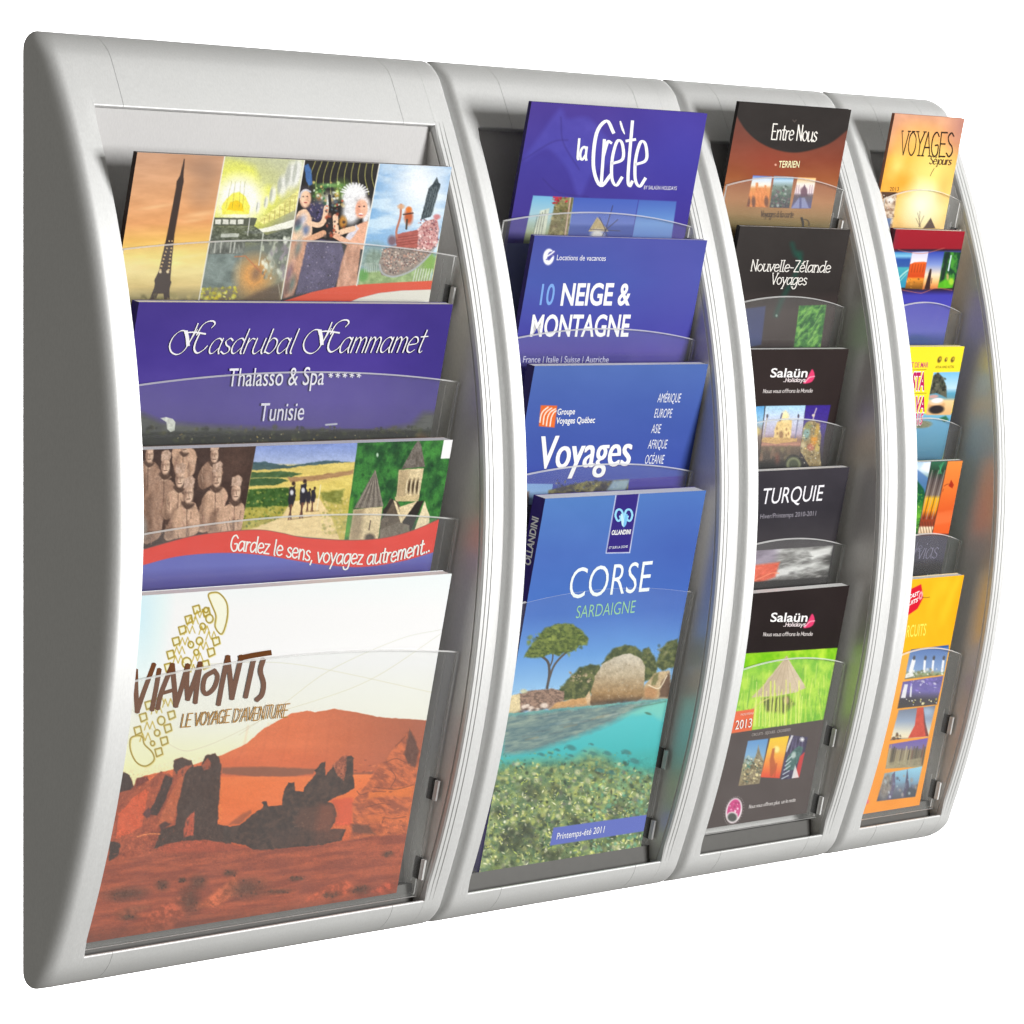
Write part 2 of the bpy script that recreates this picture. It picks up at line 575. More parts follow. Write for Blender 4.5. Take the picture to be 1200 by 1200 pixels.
class Sheet:
    def __init__(s, reg, vis_px):
        s.X0, s.w, s.z, s.d, s.t, s.h, s.hv, corners = reg
        s.c = corners
        quad = [(0, 0), (s.w, 0), (0, s.h), (s.w, s.h)]
        s.Hi = hom(corners, quad)
        Hf = hom(quad, corners)
        wpx = math.dist(corners[0], corners[1])
        hpx = math.dist(corners[0], corners[2]) * s.hv / s.h
        s.nu, s.nv = int(wpx * SAMPLES) + 2, int(hpx * SAMPLES) + 2
        s.u, s.v = np.linspace(0, s.w, s.nu), np.linspace(0, s.hv, s.nv)
        U, V = np.meshgrid(s.u, s.v)
        s.X, s.Y = happly(Hf, U, V)
        s.rgb = np.zeros(U.shape + (3,)) + 128.0
        s.clip = None
        s.rough = 0.0      # raggedness of photographed outlines, layout units
        s.tv, s.tf, s.tc = [], [], []      # lettering: verts (u, v, lift), faces, colours
        s.layer = 0
        s.spine = (235, 235, 232)

    # -- painting
    def win(s, x0, y0, x1, y1):
        us, vs_ = happly(s.Hi, np.array([x0, x1, x0, x1]), np.array([y0, y0, y1, y1]))
        a = max(0, int(us.min() / s.w * (s.nu - 1)) - 1); b = min(s.nu, int(us.max() / s.w * (s.nu - 1)) + 3)
        c = max(0, int(vs_.min() / s.hv * (s.nv - 1)) - 1); d = min(s.nv, int(vs_.max() / s.hv * (s.nv - 1)) + 3)
        if b <= a or d <= c:
            return None
        return slice(c, d), slice(a, b)

    def put(s, sl, m, col):
        if s.clip is not None:
            m = m * s.clip[sl]
        c = col(s.X[sl], s.Y[sl]) if callable(col) else np.array(col, float)
        m = m[..., None]
        s.rgb[sl] = s.rgb[sl] * (1 - m) + c * m

    def full(s):
        return slice(0, s.nv), slice(0, s.nu)

    def fill(s, col):
        sl = s.full()
        s.put(sl, np.ones(s.X.shape), col)

    def pmask(s, sl, pts, soft, rough=0.0):
        X, Y = s.X[sl], s.Y[sl]
        if rough:
            X, Y = X + (fbm(X / 4.5, Y / 4.5, 91, 3) - 0.5) * 2.4 * rough, Y + (fbm(X / 4.5 + 50, Y / 4.5, 92, 3) - 0.5) * 2.4 * rough
        ins = np.zeros(X.shape, bool)
        dist = np.full(X.shape, 1e9)
        n = len(pts)
        for i in range(n):
            x0, y0 = pts[i]
            x1, y1 = pts[(i + 1) % n]
            if y0 != y1:
                cr = ((y0 > Y) != (y1 > Y)) & (X < (x1 - x0) * (Y - y0) / (y1 - y0) + x0)
                ins ^= cr
            dx, dy = x1 - x0, y1 - y0
            t = np.clip(((X - x0) * dx + (Y - y0) * dy) / (dx * dx + dy * dy + 1e-9), 0, 1)
            dist = np.minimum(dist, (X - x0 - t * dx) ** 2 + (Y - y0 - t * dy) ** 2)
        sd = np.where(ins, 1, -1) * np.sqrt(dist)
        return np.clip(0.5 + sd / soft, 0, 1)

    def poly(s, pts, col, a=1.0, soft=0.9, smooth=False):
        if smooth:
            pts = curve(pts, 6, True)
        xs, ys = [p[0] for p in pts], [p[1] for p in pts]
        sl = s.win(min(xs) - soft, min(ys) - soft, max(xs) + soft, max(ys) + soft)
        if sl:
            s.put(sl, s.pmask(sl, pts, soft, s.rough) * a, col)

    def setclip(s, pts=None, soft=0.9):
        s.clip = None if pts is None else s.pmask(s.full(), pts, soft)

    def ell(s, cx, cy, rx, ry, col, a=1.0, rot=0.0, soft=0.35):
        r = max(rx, ry) * (1 + soft) + 1
        sl = s.win(cx - r, cy - r, cx + r, cy + r)
        if not sl:
            return
        X, Y = s.X[sl] - cx, s.Y[sl] - cy
        ca, sa = math.cos(rot), math.sin(rot)
        q = np.sqrt(((X * ca + Y * sa) / rx) ** 2 + ((-X * sa + Y * ca) / ry) ** 2)
        s.put(sl, np.clip((1 + soft - q) / (2 * soft), 0, 1) * a, col)

    def line(s, pts, w, col, a=1.0, smooth=False, soft=0.8):
        if smooth:
            pts = curve(pts, 6)
        xs, ys = [p[0] for p in pts], [p[1] for p in pts]
        r = w + 1
        sl = s.win(min(xs) - r, min(ys) - r, max(xs) + r, max(ys) + r)
        if not sl:
            return
        X, Y = s.X[sl], s.Y[sl]
        dist = np.full(X.shape, 1e9)
        for (x0, y0), (x1, y1) in zip(pts[:-1], pts[1:]):
            dx, dy = x1 - x0, y1 - y0
            t = np.clip(((X - x0) * dx + (Y - y0) * dy) / (dx * dx + dy * dy + 1e-9), 0, 1)
            dist = np.minimum(dist, (X - x0 - t * dx) ** 2 + (Y - y0 - t * dy) ** 2)
        s.put(sl, np.clip((w / 2 - np.sqrt(dist)) / soft + 0.5, 0, 1) * a, col)

    def dabs(s, n, box, size, cols, seed=1, a=0.9, asp=(0.5, 1.2), within=None, rot=(0, 3.14)):
        """many small brush dabs: leaves, stones, sparkle, crowds"""
        R = random.Random(seed)
        for _ in range(n):
            x, y = R.uniform(box[0], box[2]), R.uniform(box[1], box[3])
            r, k = R.uniform(*size), R.uniform(*asp)
            c = R.choice(cols)
            f = R.uniform(0.85, 1.15)
            ro = R.uniform(*rot)
            if within is None or within(x, y):
                s.ell(x, y, r, r * k, tuple(q * f for q in c), a, ro, 0.5)

    def grain(s, pts, amp=0.12, wave=1.6, seed=77):
        """fine tonal texture of a printed photograph inside the outline"""
        m = s.pmask(s.full(), pts, 1.0)
        n = (fbm(s.X / wave, s.Y / wave, seed, 3) - 0.5) * 2 + (fbm(s.X / (wave * 4), s.Y / (wave * 3), seed + 9, 3) - 0.5)
        s.rgb = s.rgb * (1 + (m * n * amp)[..., None])

    # -- lettering as raised ink
    def add_ink(s, P, F, col):
        """P: layout points (n,2)"""
        s.layer += 1
        P = np.asarray(P, float)
        u, v = happly(s.Hi, P[:, 0], P[:, 1])
        b = len(s.tv)
        lift = 0.00008 + 0.000012 * s.layer
        s.tv += [(a, c, lift) for a, c in zip(u, v)]
        s.tf += [tuple(b + i for i in f) for f in F]
        s.tc += [tuple(col)] * len(P)

    def type(s, txt, p0, p1, up, col=(255, 255, 255), bold=0.0, slant=0.0, fat=0.0):
        """built-in sans set between p0 and p1 on the baseline; up is the cap-height vector"""
        V, F = type_mesh(txt, bold)
        x = (V[:, 0] - V[:, 0].min()) / (V[:, 0].max() - V[:, 0].min())
        y = V[:, 1] + 0.0
        L = math.dist(p0, p1)
        X = p0[0] + (p1[0] - p0[0]) * x + up[0] * y
        Y = p0[1] + (p1[1] - p0[1]) * x + up[1] * y
        X = X + slant * abs(up[1]) * y
        s.add_ink(np.stack([X, Y], -1), F, col)
        for k in range(1, int(fat / 0.8 + 0.5) + 1):      # heavier face: the same letters overprinted
            s.add_ink(np.stack([X + fat * k / max(1, int(fat / 0.8 + 0.5)), Y], -1), F, col)

    def stroke(s, pts, w, col, nib=None, smooth=True, taper=False):
        if smooth and len(pts) > 2:
            pts = curve(pts, 5)
        elif len(pts) > 2:
            for p, q in zip(pts[:-1], pts[1:]):
                s.stroke([p, q], w, col, nib, False, False)
            return
        P = np.array(pts, float)
        if len(P) < 2:
            return
        d = np.gradient(P, axis=0)
        d /= np.linalg.norm(d, axis=1)[:, None] + 1e-9
        n = np.stack([-d[:, 1], d[:, 0]], -1)
        ww = np.full(len(P), w, float)
        if nib is not None:
            ang, thin = nib
            ww = w * (thin + (1 - thin) * np.abs(d[:, 0] * math.sin(ang) - d[:, 1] * math.cos(ang)))
        if taper:
            ww = ww * np.interp(np.linspace(0, 1, len(P)), [0, .15, .7, 1], [.6, 1, 1, .35])
        P[0] -= d[0] * ww[0] * 0.3
        P[-1] += d[-1] * ww[-1] * 0.3
        a, b = P + n * ww[:, None] / 2, P - n * ww[:, None] / 2
        m = len(P)
        s.add_ink(np.concatenate([a, b]), [(i, i + 1, m + i + 1, m + i) for i in range(m - 1)], col)

    def pen(s, txt, base, up, w, col=(255, 255, 255), nib=None, slab=0.0, track=1.0, jig=0.0, smooth=True, taper=False, caps=None):
        """skeleton letters drawn with a pen along a baseline (list of layout points)"""
        adv, total = [], 0
        for ch in txt:
            g = GLYPH.get(ch)
            adv.append(total)
            total += (2.6 if g is None else g[0]) * track
        R = random.Random(len(txt))
        B = curve(base, 10) if len(base) > 2 else base
        B = np.array(B, float)
        seg = np.concatenate([[0], np.cumsum(np.linalg.norm(np.diff(B, axis=0), axis=1))])

        def at(t):
            q = np.clip(t, 0, 1) * seg[-1]
            return np.array([np.interp(q, seg, B[:, 0]), np.interp(q, seg, B[:, 1])])
        for ch, x0 in zip(txt, adv):
            g = GLYPH.get(ch)
            if g is None:
                continue
            jy = R.uniform(-jig, jig)
            for st in g[1]:
                pts = []
                for gx, gy in st:
                    p = at((x0 + gx) / total)
                    pts.append((p[0] + up[0] * (gy + jy) / 8, p[1] + up[1] * (gy + jy) / 8))
                sm = smooth and not (ch in STRAIGHT)
                s.stroke(pts, w, col, nib, sm, taper)
                if slab:
                    for e, f2 in ((0, 1), (-1, -2)):
                        (ax, ay), (bx, by) = st[e], st[f2]
                        if abs(ay - by) > 0.75 * abs(ax - bx) + 0.2 and (ay < 0.6 or ay > 4.4):
                            q = []
                            for gx in (ax - slab, ax + slab):
                                p = at((x0 + gx) / total)
                                q.append((p[0] + up[0] * ay / 8, p[1] + up[1] * ay / 8))
                            s.stroke(q, w * 0.8, col, None, False)

    # -- the brochure itself
    def build(s, name, label, group):
        dn = np.array([0, SN, -CS]); nn = np.array([0, -CS, -SN])
        o = np.array([s.X0, -s.d, s.z])
        base = o + dn * s.h + np.array([s.w / 2, 0, 0]) - nn * s.t / 2
        root = empty(name, base, label, 'brochure', group)
        # block of pages
        mb = MB()
        ex = 0.0004
        q = [o + np.array([ex, 0, 0]) + dn * ex, o + np.array([s.w - ex, 0, 0]) + dn * ex,
             o + np.array([s.w - ex, 0, 0]) + dn * (s.h - ex), o + np.array([ex, 0, 0]) + dn * (s.h - ex)]
        mb.prism([p - nn * 0.0002 for p in q], [p - nn * s.t for p in q])
        mb.build('page_block', [M_PAPER], root, base)
        # cover sheet with its print
        U, V = np.meshgrid(s.u, s.v)
        n1 = s.nu * s.nv
        P = np.zeros((n1, 3))
        P[:, 0] = s.X0 + U.ravel()
        P[:, 1] = -s.d + SN * V.ravel()
        P[:, 2] = s.z - CS * V.ravel()
        colr = lin(s.rgb.reshape(-1, 3))
        ii = np.arange(n1).reshape(s.nv, s.nu)
        quads = np.stack([ii[:-1, :-1], ii[1:, :-1], ii[1:, 1:], ii[:-1, 1:]], -1).reshape(-1, 4)
        faces = [tuple(f) for f in quads.tolist()]
        verts = [tuple(p) for p in P.tolist()]
        cols = colr.tolist()

        def extra(pts, col):
            b = len(verts)
            verts.extend(tuple(p) for p in pts)
            cols.extend([tuple(lin(col))] * len(pts))
            faces.append(tuple(range(b, b + len(pts))))
        if s.hv < s.h - 1e-4:
            m = s.rgb[-3:].reshape(-1, 3).mean(0)
            a, b_ = o + dn * s.hv, o + dn * s.h
            wv = np.array([s.w, 0, 0])
            extra([a, b_, b_ + wv, a + wv], m)
        # folded spine down the left edge
        sp = [o, o - nn * s.t, o - nn * s.t + dn * s.h, o + dn * s.h]
        extra(sp, s.spine)
        back = [o - nn * s.t, o - nn * s.t + np.array([s.w, 0, 0]), o - nn * s.t + np.array([s.w, 0, 0]) + dn * s.h, o - nn * s.t + dn * s.h]
        extra(back, s.spine)
        for (u, v, l), c in zip(s.tv, s.tc):
            if u < -0.5:      # lettering on the spine: u + 1 runs across the thickness
                p = o + dn * v - nn * (u + 1.0) + np.array([-l, 0, 0])
            else:
                p = o + np.array([u, 0, 0]) + dn * v + nn * l
            verts.append(tuple(p)); cols.append(tuple(lin(c)))
        b0 = len(verts) - len(s.tv)
        faces += [tuple(b0 + i for i in f) for f in s.tf]
        A = np.array(verts, np.float32) - base.astype(np.float32)
        me = bpy.data.meshes.new('cover')
        me.vertices.add(len(A))
        me.vertices.foreach_set('co', A.ravel())
        ln = np.array([len(f) for f in faces], np.int32)
        me.loops.add(int(ln.sum()))
        me.loops.foreach_set('vertex_index', np.fromiter((i for f in faces for i in f), np.int32, int(ln.sum())))
        me.polygons.add(len(ln))
        me.polygons.foreach_set('loop_start', np.concatenate([[0], np.cumsum(ln)[:-1]]).astype(np.int32))
        me.polygons.foreach_set('loop_total', ln)
        me.polygons.foreach_set('use_smooth', np.zeros(len(ln), bool))
        me.update(calc_edges=True)
        me.validate()
        at = me.color_attributes.new('ink', 'FLOAT_COLOR', 'POINT')
        ca = np.ones((len(A), 4), np.float32)
        ca[:, :3] = np.clip(np.array(cols, np.float32), 0.006, 0.92)
        at.data.foreach_set('color', ca.ravel())
        me.materials.append(M_PRINT)
        link('cover', me, root)
        return root


def curve(pts, n=6, closed=False):
    """Catmull-Rom through the points"""
    P = [np.array(p, float) for p in pts]
    if closed:
        P = [P[-1]] + P + [P[0], P[1]]
    else:
        P = [2 * P[0] - P[1]] + P + [2 * P[-1] - P[-2]]
    out = []
    for i in range(1, len(P) - 2):
        a, b, c, d = P[i - 1], P[i], P[i + 1], P[i + 2]
        for k in range(n):
            t = k / n
            out.append(tuple(0.5 * (2 * b + (c - a) * t + (2 * a - 5 * b + 4 * c - d) * t * t + (3 * b - a - 3 * c + d) * t ** 3)))
    if not closed:
        out.append(tuple(P[-2]))
    return out


_TYPE = {}


def type_mesh(txt, bold):
    key = (txt, bold)
    if key in _TYPE:
        return _TYPE[key]
    cu = bpy.data.curves.new('lettering', 'FONT')
    cu.body = txt
    cu.size = 1.0
    cu.offset = bold
    cu.resolution_u = 4
    ob = bpy.data.objects.new('lettering', cu)
    COL.objects.link(ob)
    dg = bpy.context.evaluated_depsgraph_get()
    ev = ob.evaluated_get(dg)
    me = ev.to_mesh()
    V = np.array([v.co[:2] for v in me.vertices], float)
    F = [tuple(p.vertices) for p in me.polygons]
    ev.to_mesh_clear()
    bpy.data.objects.remove(ob)
    bpy.data.curves.remove(cu)
    V[:, 1] /= CAPH[0]
    _TYPE[key] = (V, F)
    return V, F


CAPH = [1.0]
_h = type_mesh('H', 0.0)[0]
CAPH[0] = float(_h[:, 1].max())
_TYPE.clear()


def strokes(txt):
    return [[tuple(float(q) for q in p.split(',')) for p in st.split()] for st in txt.split(';')]


STRAIGHT = set('vwzAEFHIKLMNTVYZ1')
_bowl = '4.4,4.2 3,5 1.2,4.2 .4,2.2 1,.4 2.4,.2 4.3,2'
GLYPH = {k: (w, strokes(t)) for k, w, t in (
    ('a', 5.4, _bowl + ';4.6,5 4.4,1.4 5,0'),
    ('b', 5.2, '.8,8 .6,.3;.7,3.5 2.2,5 4.2,4.2 4.5,2 3,.1 .8,.6'),
    ('c', 4.5, '4,4.3 2.4,5 .7,3.6 .5,1.4 2,0 4,.8'),
    ('d', 5.4, _bowl + ';4.8,8 4.5,1.2 5,0'),
    ('e', 4.8, '.5,2.4 4.2,3 3.6,4.7 1.8,4.9 .5,3 .8,.8 2.5,0 4.3,.9'),
    ('f', 3.6, '4,7.4 2.9,8 1.9,6.5 1.6,0;.3,5 3.4,5'),
    ('g', 5.2, _bowl + ';4.6,5 4.4,0 3.4,-2.6 1.2,-2.8 .4,-1.6'),
    ('h', 5.0, '.8,8 .7,0;.8,3.4 2.5,5 4,4 4.1,0'),
    ('i', 2.0, '1,5 1,0;1,6.6 1.1,7.2'),
    ('j', 2.4, '1.6,5 1.5,-1.6 .2,-2.6;1.6,6.6 1.7,7.2'),
    ('l', 2.2, '1.1,8 .9,1.2 1.5,0'),
    ('m', 6.8, '.8,5 .7,0;.8,3.6 2.2,5 3.3,4 3.3,0;3.3,3.6 4.8,5 5.9,4 6,0'),
    ('n', 5.0, '.8,5 .7,0;.8,3.4 2.5,5 4,4 4.1,0'),
    ('o', 5.0, '2.5,5 .8,4 .5,1.6 2.3,0 4.2,1.2 4.4,3.6 2.5,5'),
    ('p', 5.2, '.8,5 .5,-3;.7,3.5 2.2,5 4.2,4.2 4.5,2 3,.1 .8,.6'),
    ('r', 3.5, '.8,5 .7,0;.8,3.2 2,4.8 3.3,4.7'),
    ('s', 4.0, '3.5,4.3 2.2,5 .8,4 1.6,2.8 3.2,2 3.4,.7 1.8,0 .3,.7'),
    ('t', 3.4, '1.9,7.2 1.6,1.2 2.4,0 3.2,.5;.2,5 3.3,5.2'),
    ('u', 5.2, '.7,5 .7,1 2,0 4.1,1.5;4.4,5 4.3,1 4.9,0'),
    ('v', 4.5, '.3,5 2.1,0 4.3,5'),
    ('y', 4.7, '.4,5 2.3,.6;4.5,5 1,-3'),
    ('z', 4.4, '.4,4.8 3.8,4.8 .3,.1 4,.1'),
    ('\u00e9', 4.8, '.5,2.4 4.2,3 3.6,4.7 1.8,4.9 .5,3 .8,.8 2.5,0 4.3,.9;2,6 3.4,7.6'),
    ('\u00e0', 5.4, _bowl + ';4.6,5 4.4,1.4 5,0;2,7.6 3.2,6'),
    (',', 2.2, '1.3,.5 .6,-1.8'), ('.', 1.7, '.8,.1 .8,.7'), ('-', 3.6, '.5,2.8 3.1,2.8'), ("'", 1.8, '1,8 .8,6.2'),
    ('A', 5.2, '0,0 2.6,8 5,0;1,2.8 4.2,2.8'),
    ('C', 5.2, '5,6.6 3.2,8 .9,6.4 .6,2.4 2.6,0 5,1.4'),
    ('D', 5.6, '.7,0 .7,8;.7,8 3.4,7.6 5.1,5.2 4.8,2.2 2.8,.2 .7,0'),
    ('E', 4.9, '4.6,8 .7,8 .7,0 4.6,0;.7,4.2 3.8,4.2'),
    ('G', 5.6, '5,6.6 3.2,8 .9,6.4 .6,2.4 2.6,0 4.8,.8 4.9,3.6 3,3.6'),
    ('H', 5.4, '.7,8 .7,0;4.7,8 4.7,0;.7,4 4.7,4'),
    ('I', 1.8, '.9,8 .9,0'),
    ('L', 4.4, '.7,8 .7,0 4.2,0'),
    ('M', 6.6, '.4,0 1,8 3.2,2 5.6,8 6.2,0'),
    ('N', 5.6, '.6,0 .6,8 4.8,0 4.8,8'),
    ('O', 5.8, '2.9,8 .9,6.4 .6,2.4 2.8,0 5,1.8 5.2,5.6 2.9,8'),
    ('R', 5.2, '.7,0 .7,8;.7,8 3.6,7.8 4.4,6 3.4,4.2 .7,4;2.4,4 4.8,0'),
    ('S', 5.0, '4.4,6.9 2.6,8 .8,6.5 1.8,4.6 3.8,3.4 4.5,1.6 2.6,0 .5,1.2'),
    ('T', 5.0, '0,8 5,8;2.5,8 2.4,0'),
    ('U', 5.4, '.6,8 .6,2.2 2.6,0 4.6,2.2 4.7,8'),
    ('V', 5.0, '0,8 2.4,0 5,8'),
    ('Y', 4.8, '0,8 2.4,4 5,8;2.4,4 2.3,0'),
    ('Z', 5.0, '.4,8 4.6,8 .4,0 4.8,0'),
)}


# each cover: left edge X, width, top height, top depth from the wall, thickness, length, printed length, corners on the layout sheet
COVERS = {
    'city_photos': (-0.4578, 0.3116, 0.5680, 0.072, 0.004, 0.2475, 0.1094, [(161.0, 178.4), (529.5, 195.7), (95.6, 593.6), (464.6, 576.4)]),
    'hotel': (-0.4563, 0.3114, 0.4669, 0.072, 0.007, 0.2475, 0.1053, [(163.0, 354.0), (531.0, 356.6), (97.6, 766.5), (466.1, 734.9)]),
    'warriors': (-0.4543, 0.3091, 0.3670, 0.072, 0.009, 0.2475, 0.1095, [(165.5, 527.3), (530.6, 515.4), (100.1, 937.0), (465.7, 891.6)]),
    'desert': (-0.4547, 0.3085, 0.2685, 0.072, 0.009, 0.2475, 0.2475, [(165.0, 698.1), (529.5, 672.0), (99.6, 1105.3), (464.6, 1046.2)]),
    'crete': (-0.0623, 0.2099, 0.6198, 0.076, 0.003, 0.2970, 0.1089, [(623.0, 119.0), (829.0, 133.0), (545.4, 566.3), (752.3, 556.9)]),
    'snow': (-0.0588, 0.2063, 0.5191, 0.076, 0.004, 0.2970, 0.1090, [(626.7, 276.0), (829.0, 281.6), (549.1, 720.3), (752.3, 703.3)]),
    'groupe': (-0.0588, 0.2074, 0.4208, 0.076, 0.008, 0.2970, 0.1090, [(626.7, 428.9), (830.0, 426.6), (549.1, 870.8), (753.3, 846.0)]),
    'corse': (-0.0513, 0.1924, 0.3207, 0.080, 0.012, 0.2970, 0.2970, [(639.0, 584.3), (827.5, 574.7), (561.3, 1023.3), (750.7, 993.0)]),
    'entre': (0.2061, 0.1503, 0.6324, 0.062, 0.003, 0.2000, 0.1098, [(866.7, 119.2), (997.8, 128.6), (815.3, 401.2), (947.0, 400.7)]),
    'nz': (0.2073, 0.1481, 0.5320, 0.062, 0.004, 0.2000, 0.1099, [(867.8, 264.7), (997.0, 268.9), (816.4, 545.2), (946.2, 539.7)]),
    'taj': (0.2076, 0.1455, 0.4320, 0.062, 0.006, 0.2000, 0.1078, [(868.0, 409.6), (995.0, 408.8), (816.6, 688.7), (944.2, 678.3)]),
    'turquie': (0.2076, 0.1467, 0.3329, 0.062, 0.007, 0.2000, 0.1078, [(868.0, 553.2), (996.0, 547.3), (816.6, 830.8), (945.2, 815.5)]),
    'rice': (0.2076, 0.1464, 0.2338, 0.062, 0.009, 0.2000, 0.2000, [(868.0, 696.8), (995.7, 686.0), (816.6, 973.0), (944.9, 952.8)]),
    'tipi': (0.4178, 0.1027, 0.6319, 0.062, 0.003, 0.2100, 0.1081, [(1048.7, 133.1), (1130.7, 139.0), (995.6, 414.5), (1078.0, 413.8)]),
    'redband': (0.4194, 0.1015, 0.5336, 0.062, 0.006, 0.2100, 0.1081, [(1050.0, 268.4), (1131.0, 271.1), (996.9, 548.4), (1078.3, 544.7)]),
    'costa': (0.4194, 0.1008, 0.4335, 0.062, 0.005, 0.2100, 0.1081, [(1050.0, 406.3), (1130.4, 405.9), (996.9, 684.9), (1077.7, 678.1)]),
    'stripes': (0.4194, 0.0983, 0.3346, 0.062, 0.005, 0.2100, 0.1081, [(1050.0, 542.5), (1128.5, 539.0), (996.9, 819.7), (1075.8, 810.1)]),
    'circuits': (0.4194, 0.1003, 0.2344, 0.062, 0.007, 0.2100, 0.2100, [(1050.0, 680.6), (1130.0, 673.9), (996.9, 956.5), (1077.3, 943.5)]),
}


def Z(ox, oy, k):
    """layout frame for a detail drawn at k times size from (ox, oy)"""
    return lambda *p: [(ox + x / k, oy + y / k) for x, y in p]


def z1(f, x, y):
    return f((x, y))[0]


GROUP = 'brochures standing in the wall racks'
W = (250, 250, 250)


# ------------------------------------------------------------------ first rack: landscape brochures
def art_cities(s):
    a, b = Z(130, 160, 5.714), Z(330, 170, 5.714)
    s.spine = (60, 45, 40)
    # tower at dusk
    s.fill(noisy(vg((175, C(198, 150, 118)), (215, C(222, 165, 120)), (262, C(236, 168, 108)), (283, C(240, 190, 100)),
                    (300, C(250, 226, 132)), (318, C(250, 232, 160)), (336, C(226, 200, 130)), (352, C(150, 138, 92)), k=-0.03, x0=160), 26, 7, 0.06, 3, 4))
    s.fill(lambda X, Y: s.rgb)
    for x, y, rx, ry, al in ((640, 300, 90, 130, .35), (600, 400, 70, 60, .25), (560, 210, 120, 40, .2), (640, 210, 80, 60, .3)):
        q = z1(a, x, y)
        s.ell(q[0], q[1], rx / 5.7, ry / 5.7, (150, 118, 98), al, 0.2, 0.9)
    for x, y, rx, ry in ((600, 520, 90, 14), (560, 560, 60, 10), (300, 470, 80, 9), (150, 870, 90, 40), (540, 800, 90, 10)):
        q = z1(a, x, y)
        s.ell(q[0], q[1], rx / 5.7, ry / 5.7, (255, 225, 170), .35, -0.15, 0.9)
    T = (58, 40, 32)
    s.poly(a((489, 150), (495, 150), (486, 262), (488, 300), (480, 340), (425, 660), (405, 860), (398, 960), (405, 975), (398, 1000),
             (392, 1020), (394, 1090), (355, 1090), (352, 1052), (315, 1052), (300, 1090), (258, 1090), (290, 1010), (294, 985), (290, 962),
             (320, 900), (375, 660), (436, 340), (440, 300), (462, 262)), T, 1, 0.8)
    for k in range(9):
        y = 700 + k * 24
        w = 10 + k * 2.3
        xc = 400 - k * 5.2
        for dx in (-.45, .45):
            q = z1(a, xc + dx * w * 2.2, y)
            s.ell(q[0], q[1], 0.8 + k * .08, 1.0, (250, 215, 150), .8)
    for x in (330, 380):
        q = z1(a, x, 905)
        s.ell(q[0], q[1], 1.7, 1.9, (255, 235, 190), .9)
    s.dabs(40, (a((290, 1060))[0][0] - 30, 345, 232, 353), (1, 3), ((90, 84, 40), (160, 150, 90), (210, 190, 120)), 5, .4)
    # swimming hall with a sun window
    s.rough = .5
    s.setclip(a((765, 118), (1300, 150), (1131, 1100), (590, 1100)))
    s.fill(vg((175, C(196, 200, 160)), (205, C(214, 214, 130)), (235, C(206, 206, 150)), (262, C(150, 152, 128)), (280, C(96, 100, 88)),
              (300, C(112, 122, 112)), (330, C(140, 140, 116)), (352, C(120, 105, 70))))
    for r, c, al in ((260, (222, 226, 60), .75), (215, (246, 246, 120), .8), (160, (255, 255, 246), .95)):
        q = z1(a, 860, 420)
        s.ell(q[0], q[1], r / 5.7, r * .95 / 5.7, c, al, 0, 0.35)
    s.poly(a((740, 470), (770, 420), (815, 380), (860, 372), (900, 400), (930, 470), (925, 520), (745, 520)), (250, 236, 60), .8, 1.5)
    s.poly(a((775, 490), (800, 440), (845, 425), (880, 450), (890, 500)), (252, 205, 10), .95, 1.2)
    for x0, x1 in ((800, 770), (825, 812), (860, 858), (890, 880)):
        s.line(a((x0 + 8, 300), (x1, 480)), .5, (130, 130, 60), .6)
    s.poly(a((765, 118), (1300, 150), (1250, 330), (1010, 330), (960, 200)), (186, 190, 168), .6, 8)
    for x, y, rx, ry in ((1085, 390, 22, 60), (1150, 330, 34, 70), (1040, 440, 14, 40), (985, 470, 12, 40), (1210, 260, 40, 90), (1250, 240, 30, 90)):
        q = z1(a, x, y)
        s.ell(q[0], q[1], rx / 5.7, ry / 5.7, (238, 238, 236), .85, 0.15)
        s.ell(q[0] - rx / 9, q[1], rx / 14, ry / 7, (168, 172, 158), .7, 0.15)
    s.poly(a((980, 560), (1110, 470), (1290, 330), (1260, 480), (1020, 590)), noisy((226, 220, 130), 5, 2, .22, 4), .9)
    for k in range(7):
        s.line(a((1030 + k * 34, 545 - k * 25), (1026 + k * 34, 585 - k * 14)), .5, (140, 110, 60), .7)
    s.poly(a((690, 542), (980, 545), (960, 600), (680, 600)), (78, 82, 70), .95)
    for x in range(700, 900, 50):
        s.poly(a((x, 555), (x + 38, 556), (x + 36, 588), (x - 4, 586)), (238, 238, 226), .9)
    s.poly(a((880, 640), (1040, 610), (1260, 545), (1250, 600), (960, 655)), (246, 246, 232), .95)
    s.poly(a((680, 600), (960, 600), (1040, 660), (1240, 600), (1210, 720), (660, 700)), noisy((86, 92, 82), 3, 2, .25, 9), .85)
    s.poly(a((740, 650), (860, 648), (850, 675), (735, 675)), (225, 228, 220), .7)
    s.poly(a((660, 700), (900, 700), (890, 790), (640, 790)), noisy((104, 108, 100), 2.5, 6, .3, 12), .9)
    for x in (700, 740, 805, 830):
        s.line(a((x, 705), (x - 8, 775)), 1.6, (205, 206, 196), .8)
    s.poly(a((640, 785), (880, 785), (860, 1000), (600, 1020)), noisy((120, 136, 132), 10, 8, .18, 14), .95)
    q = z1(a, 960, 930)
    s.ell(q[0], q[1], 19, 21, (232, 160, 70), .9, 0.4, .5)
    s.ell(q[0] + 2, q[1] - 2, 5, 7, (96, 70, 60), .6, 0.4, .7)
    s.line(a((830, 805), (900, 800), (980, 885), (1040, 940)), 1.6, (190, 110, 60), .8)
    s.line(a((930, 545), (915, 660)), 1.0, (240, 240, 235), .8)
    s.line(a((1020, 650), (990, 860)), 1.6, (215, 220, 205), .8)
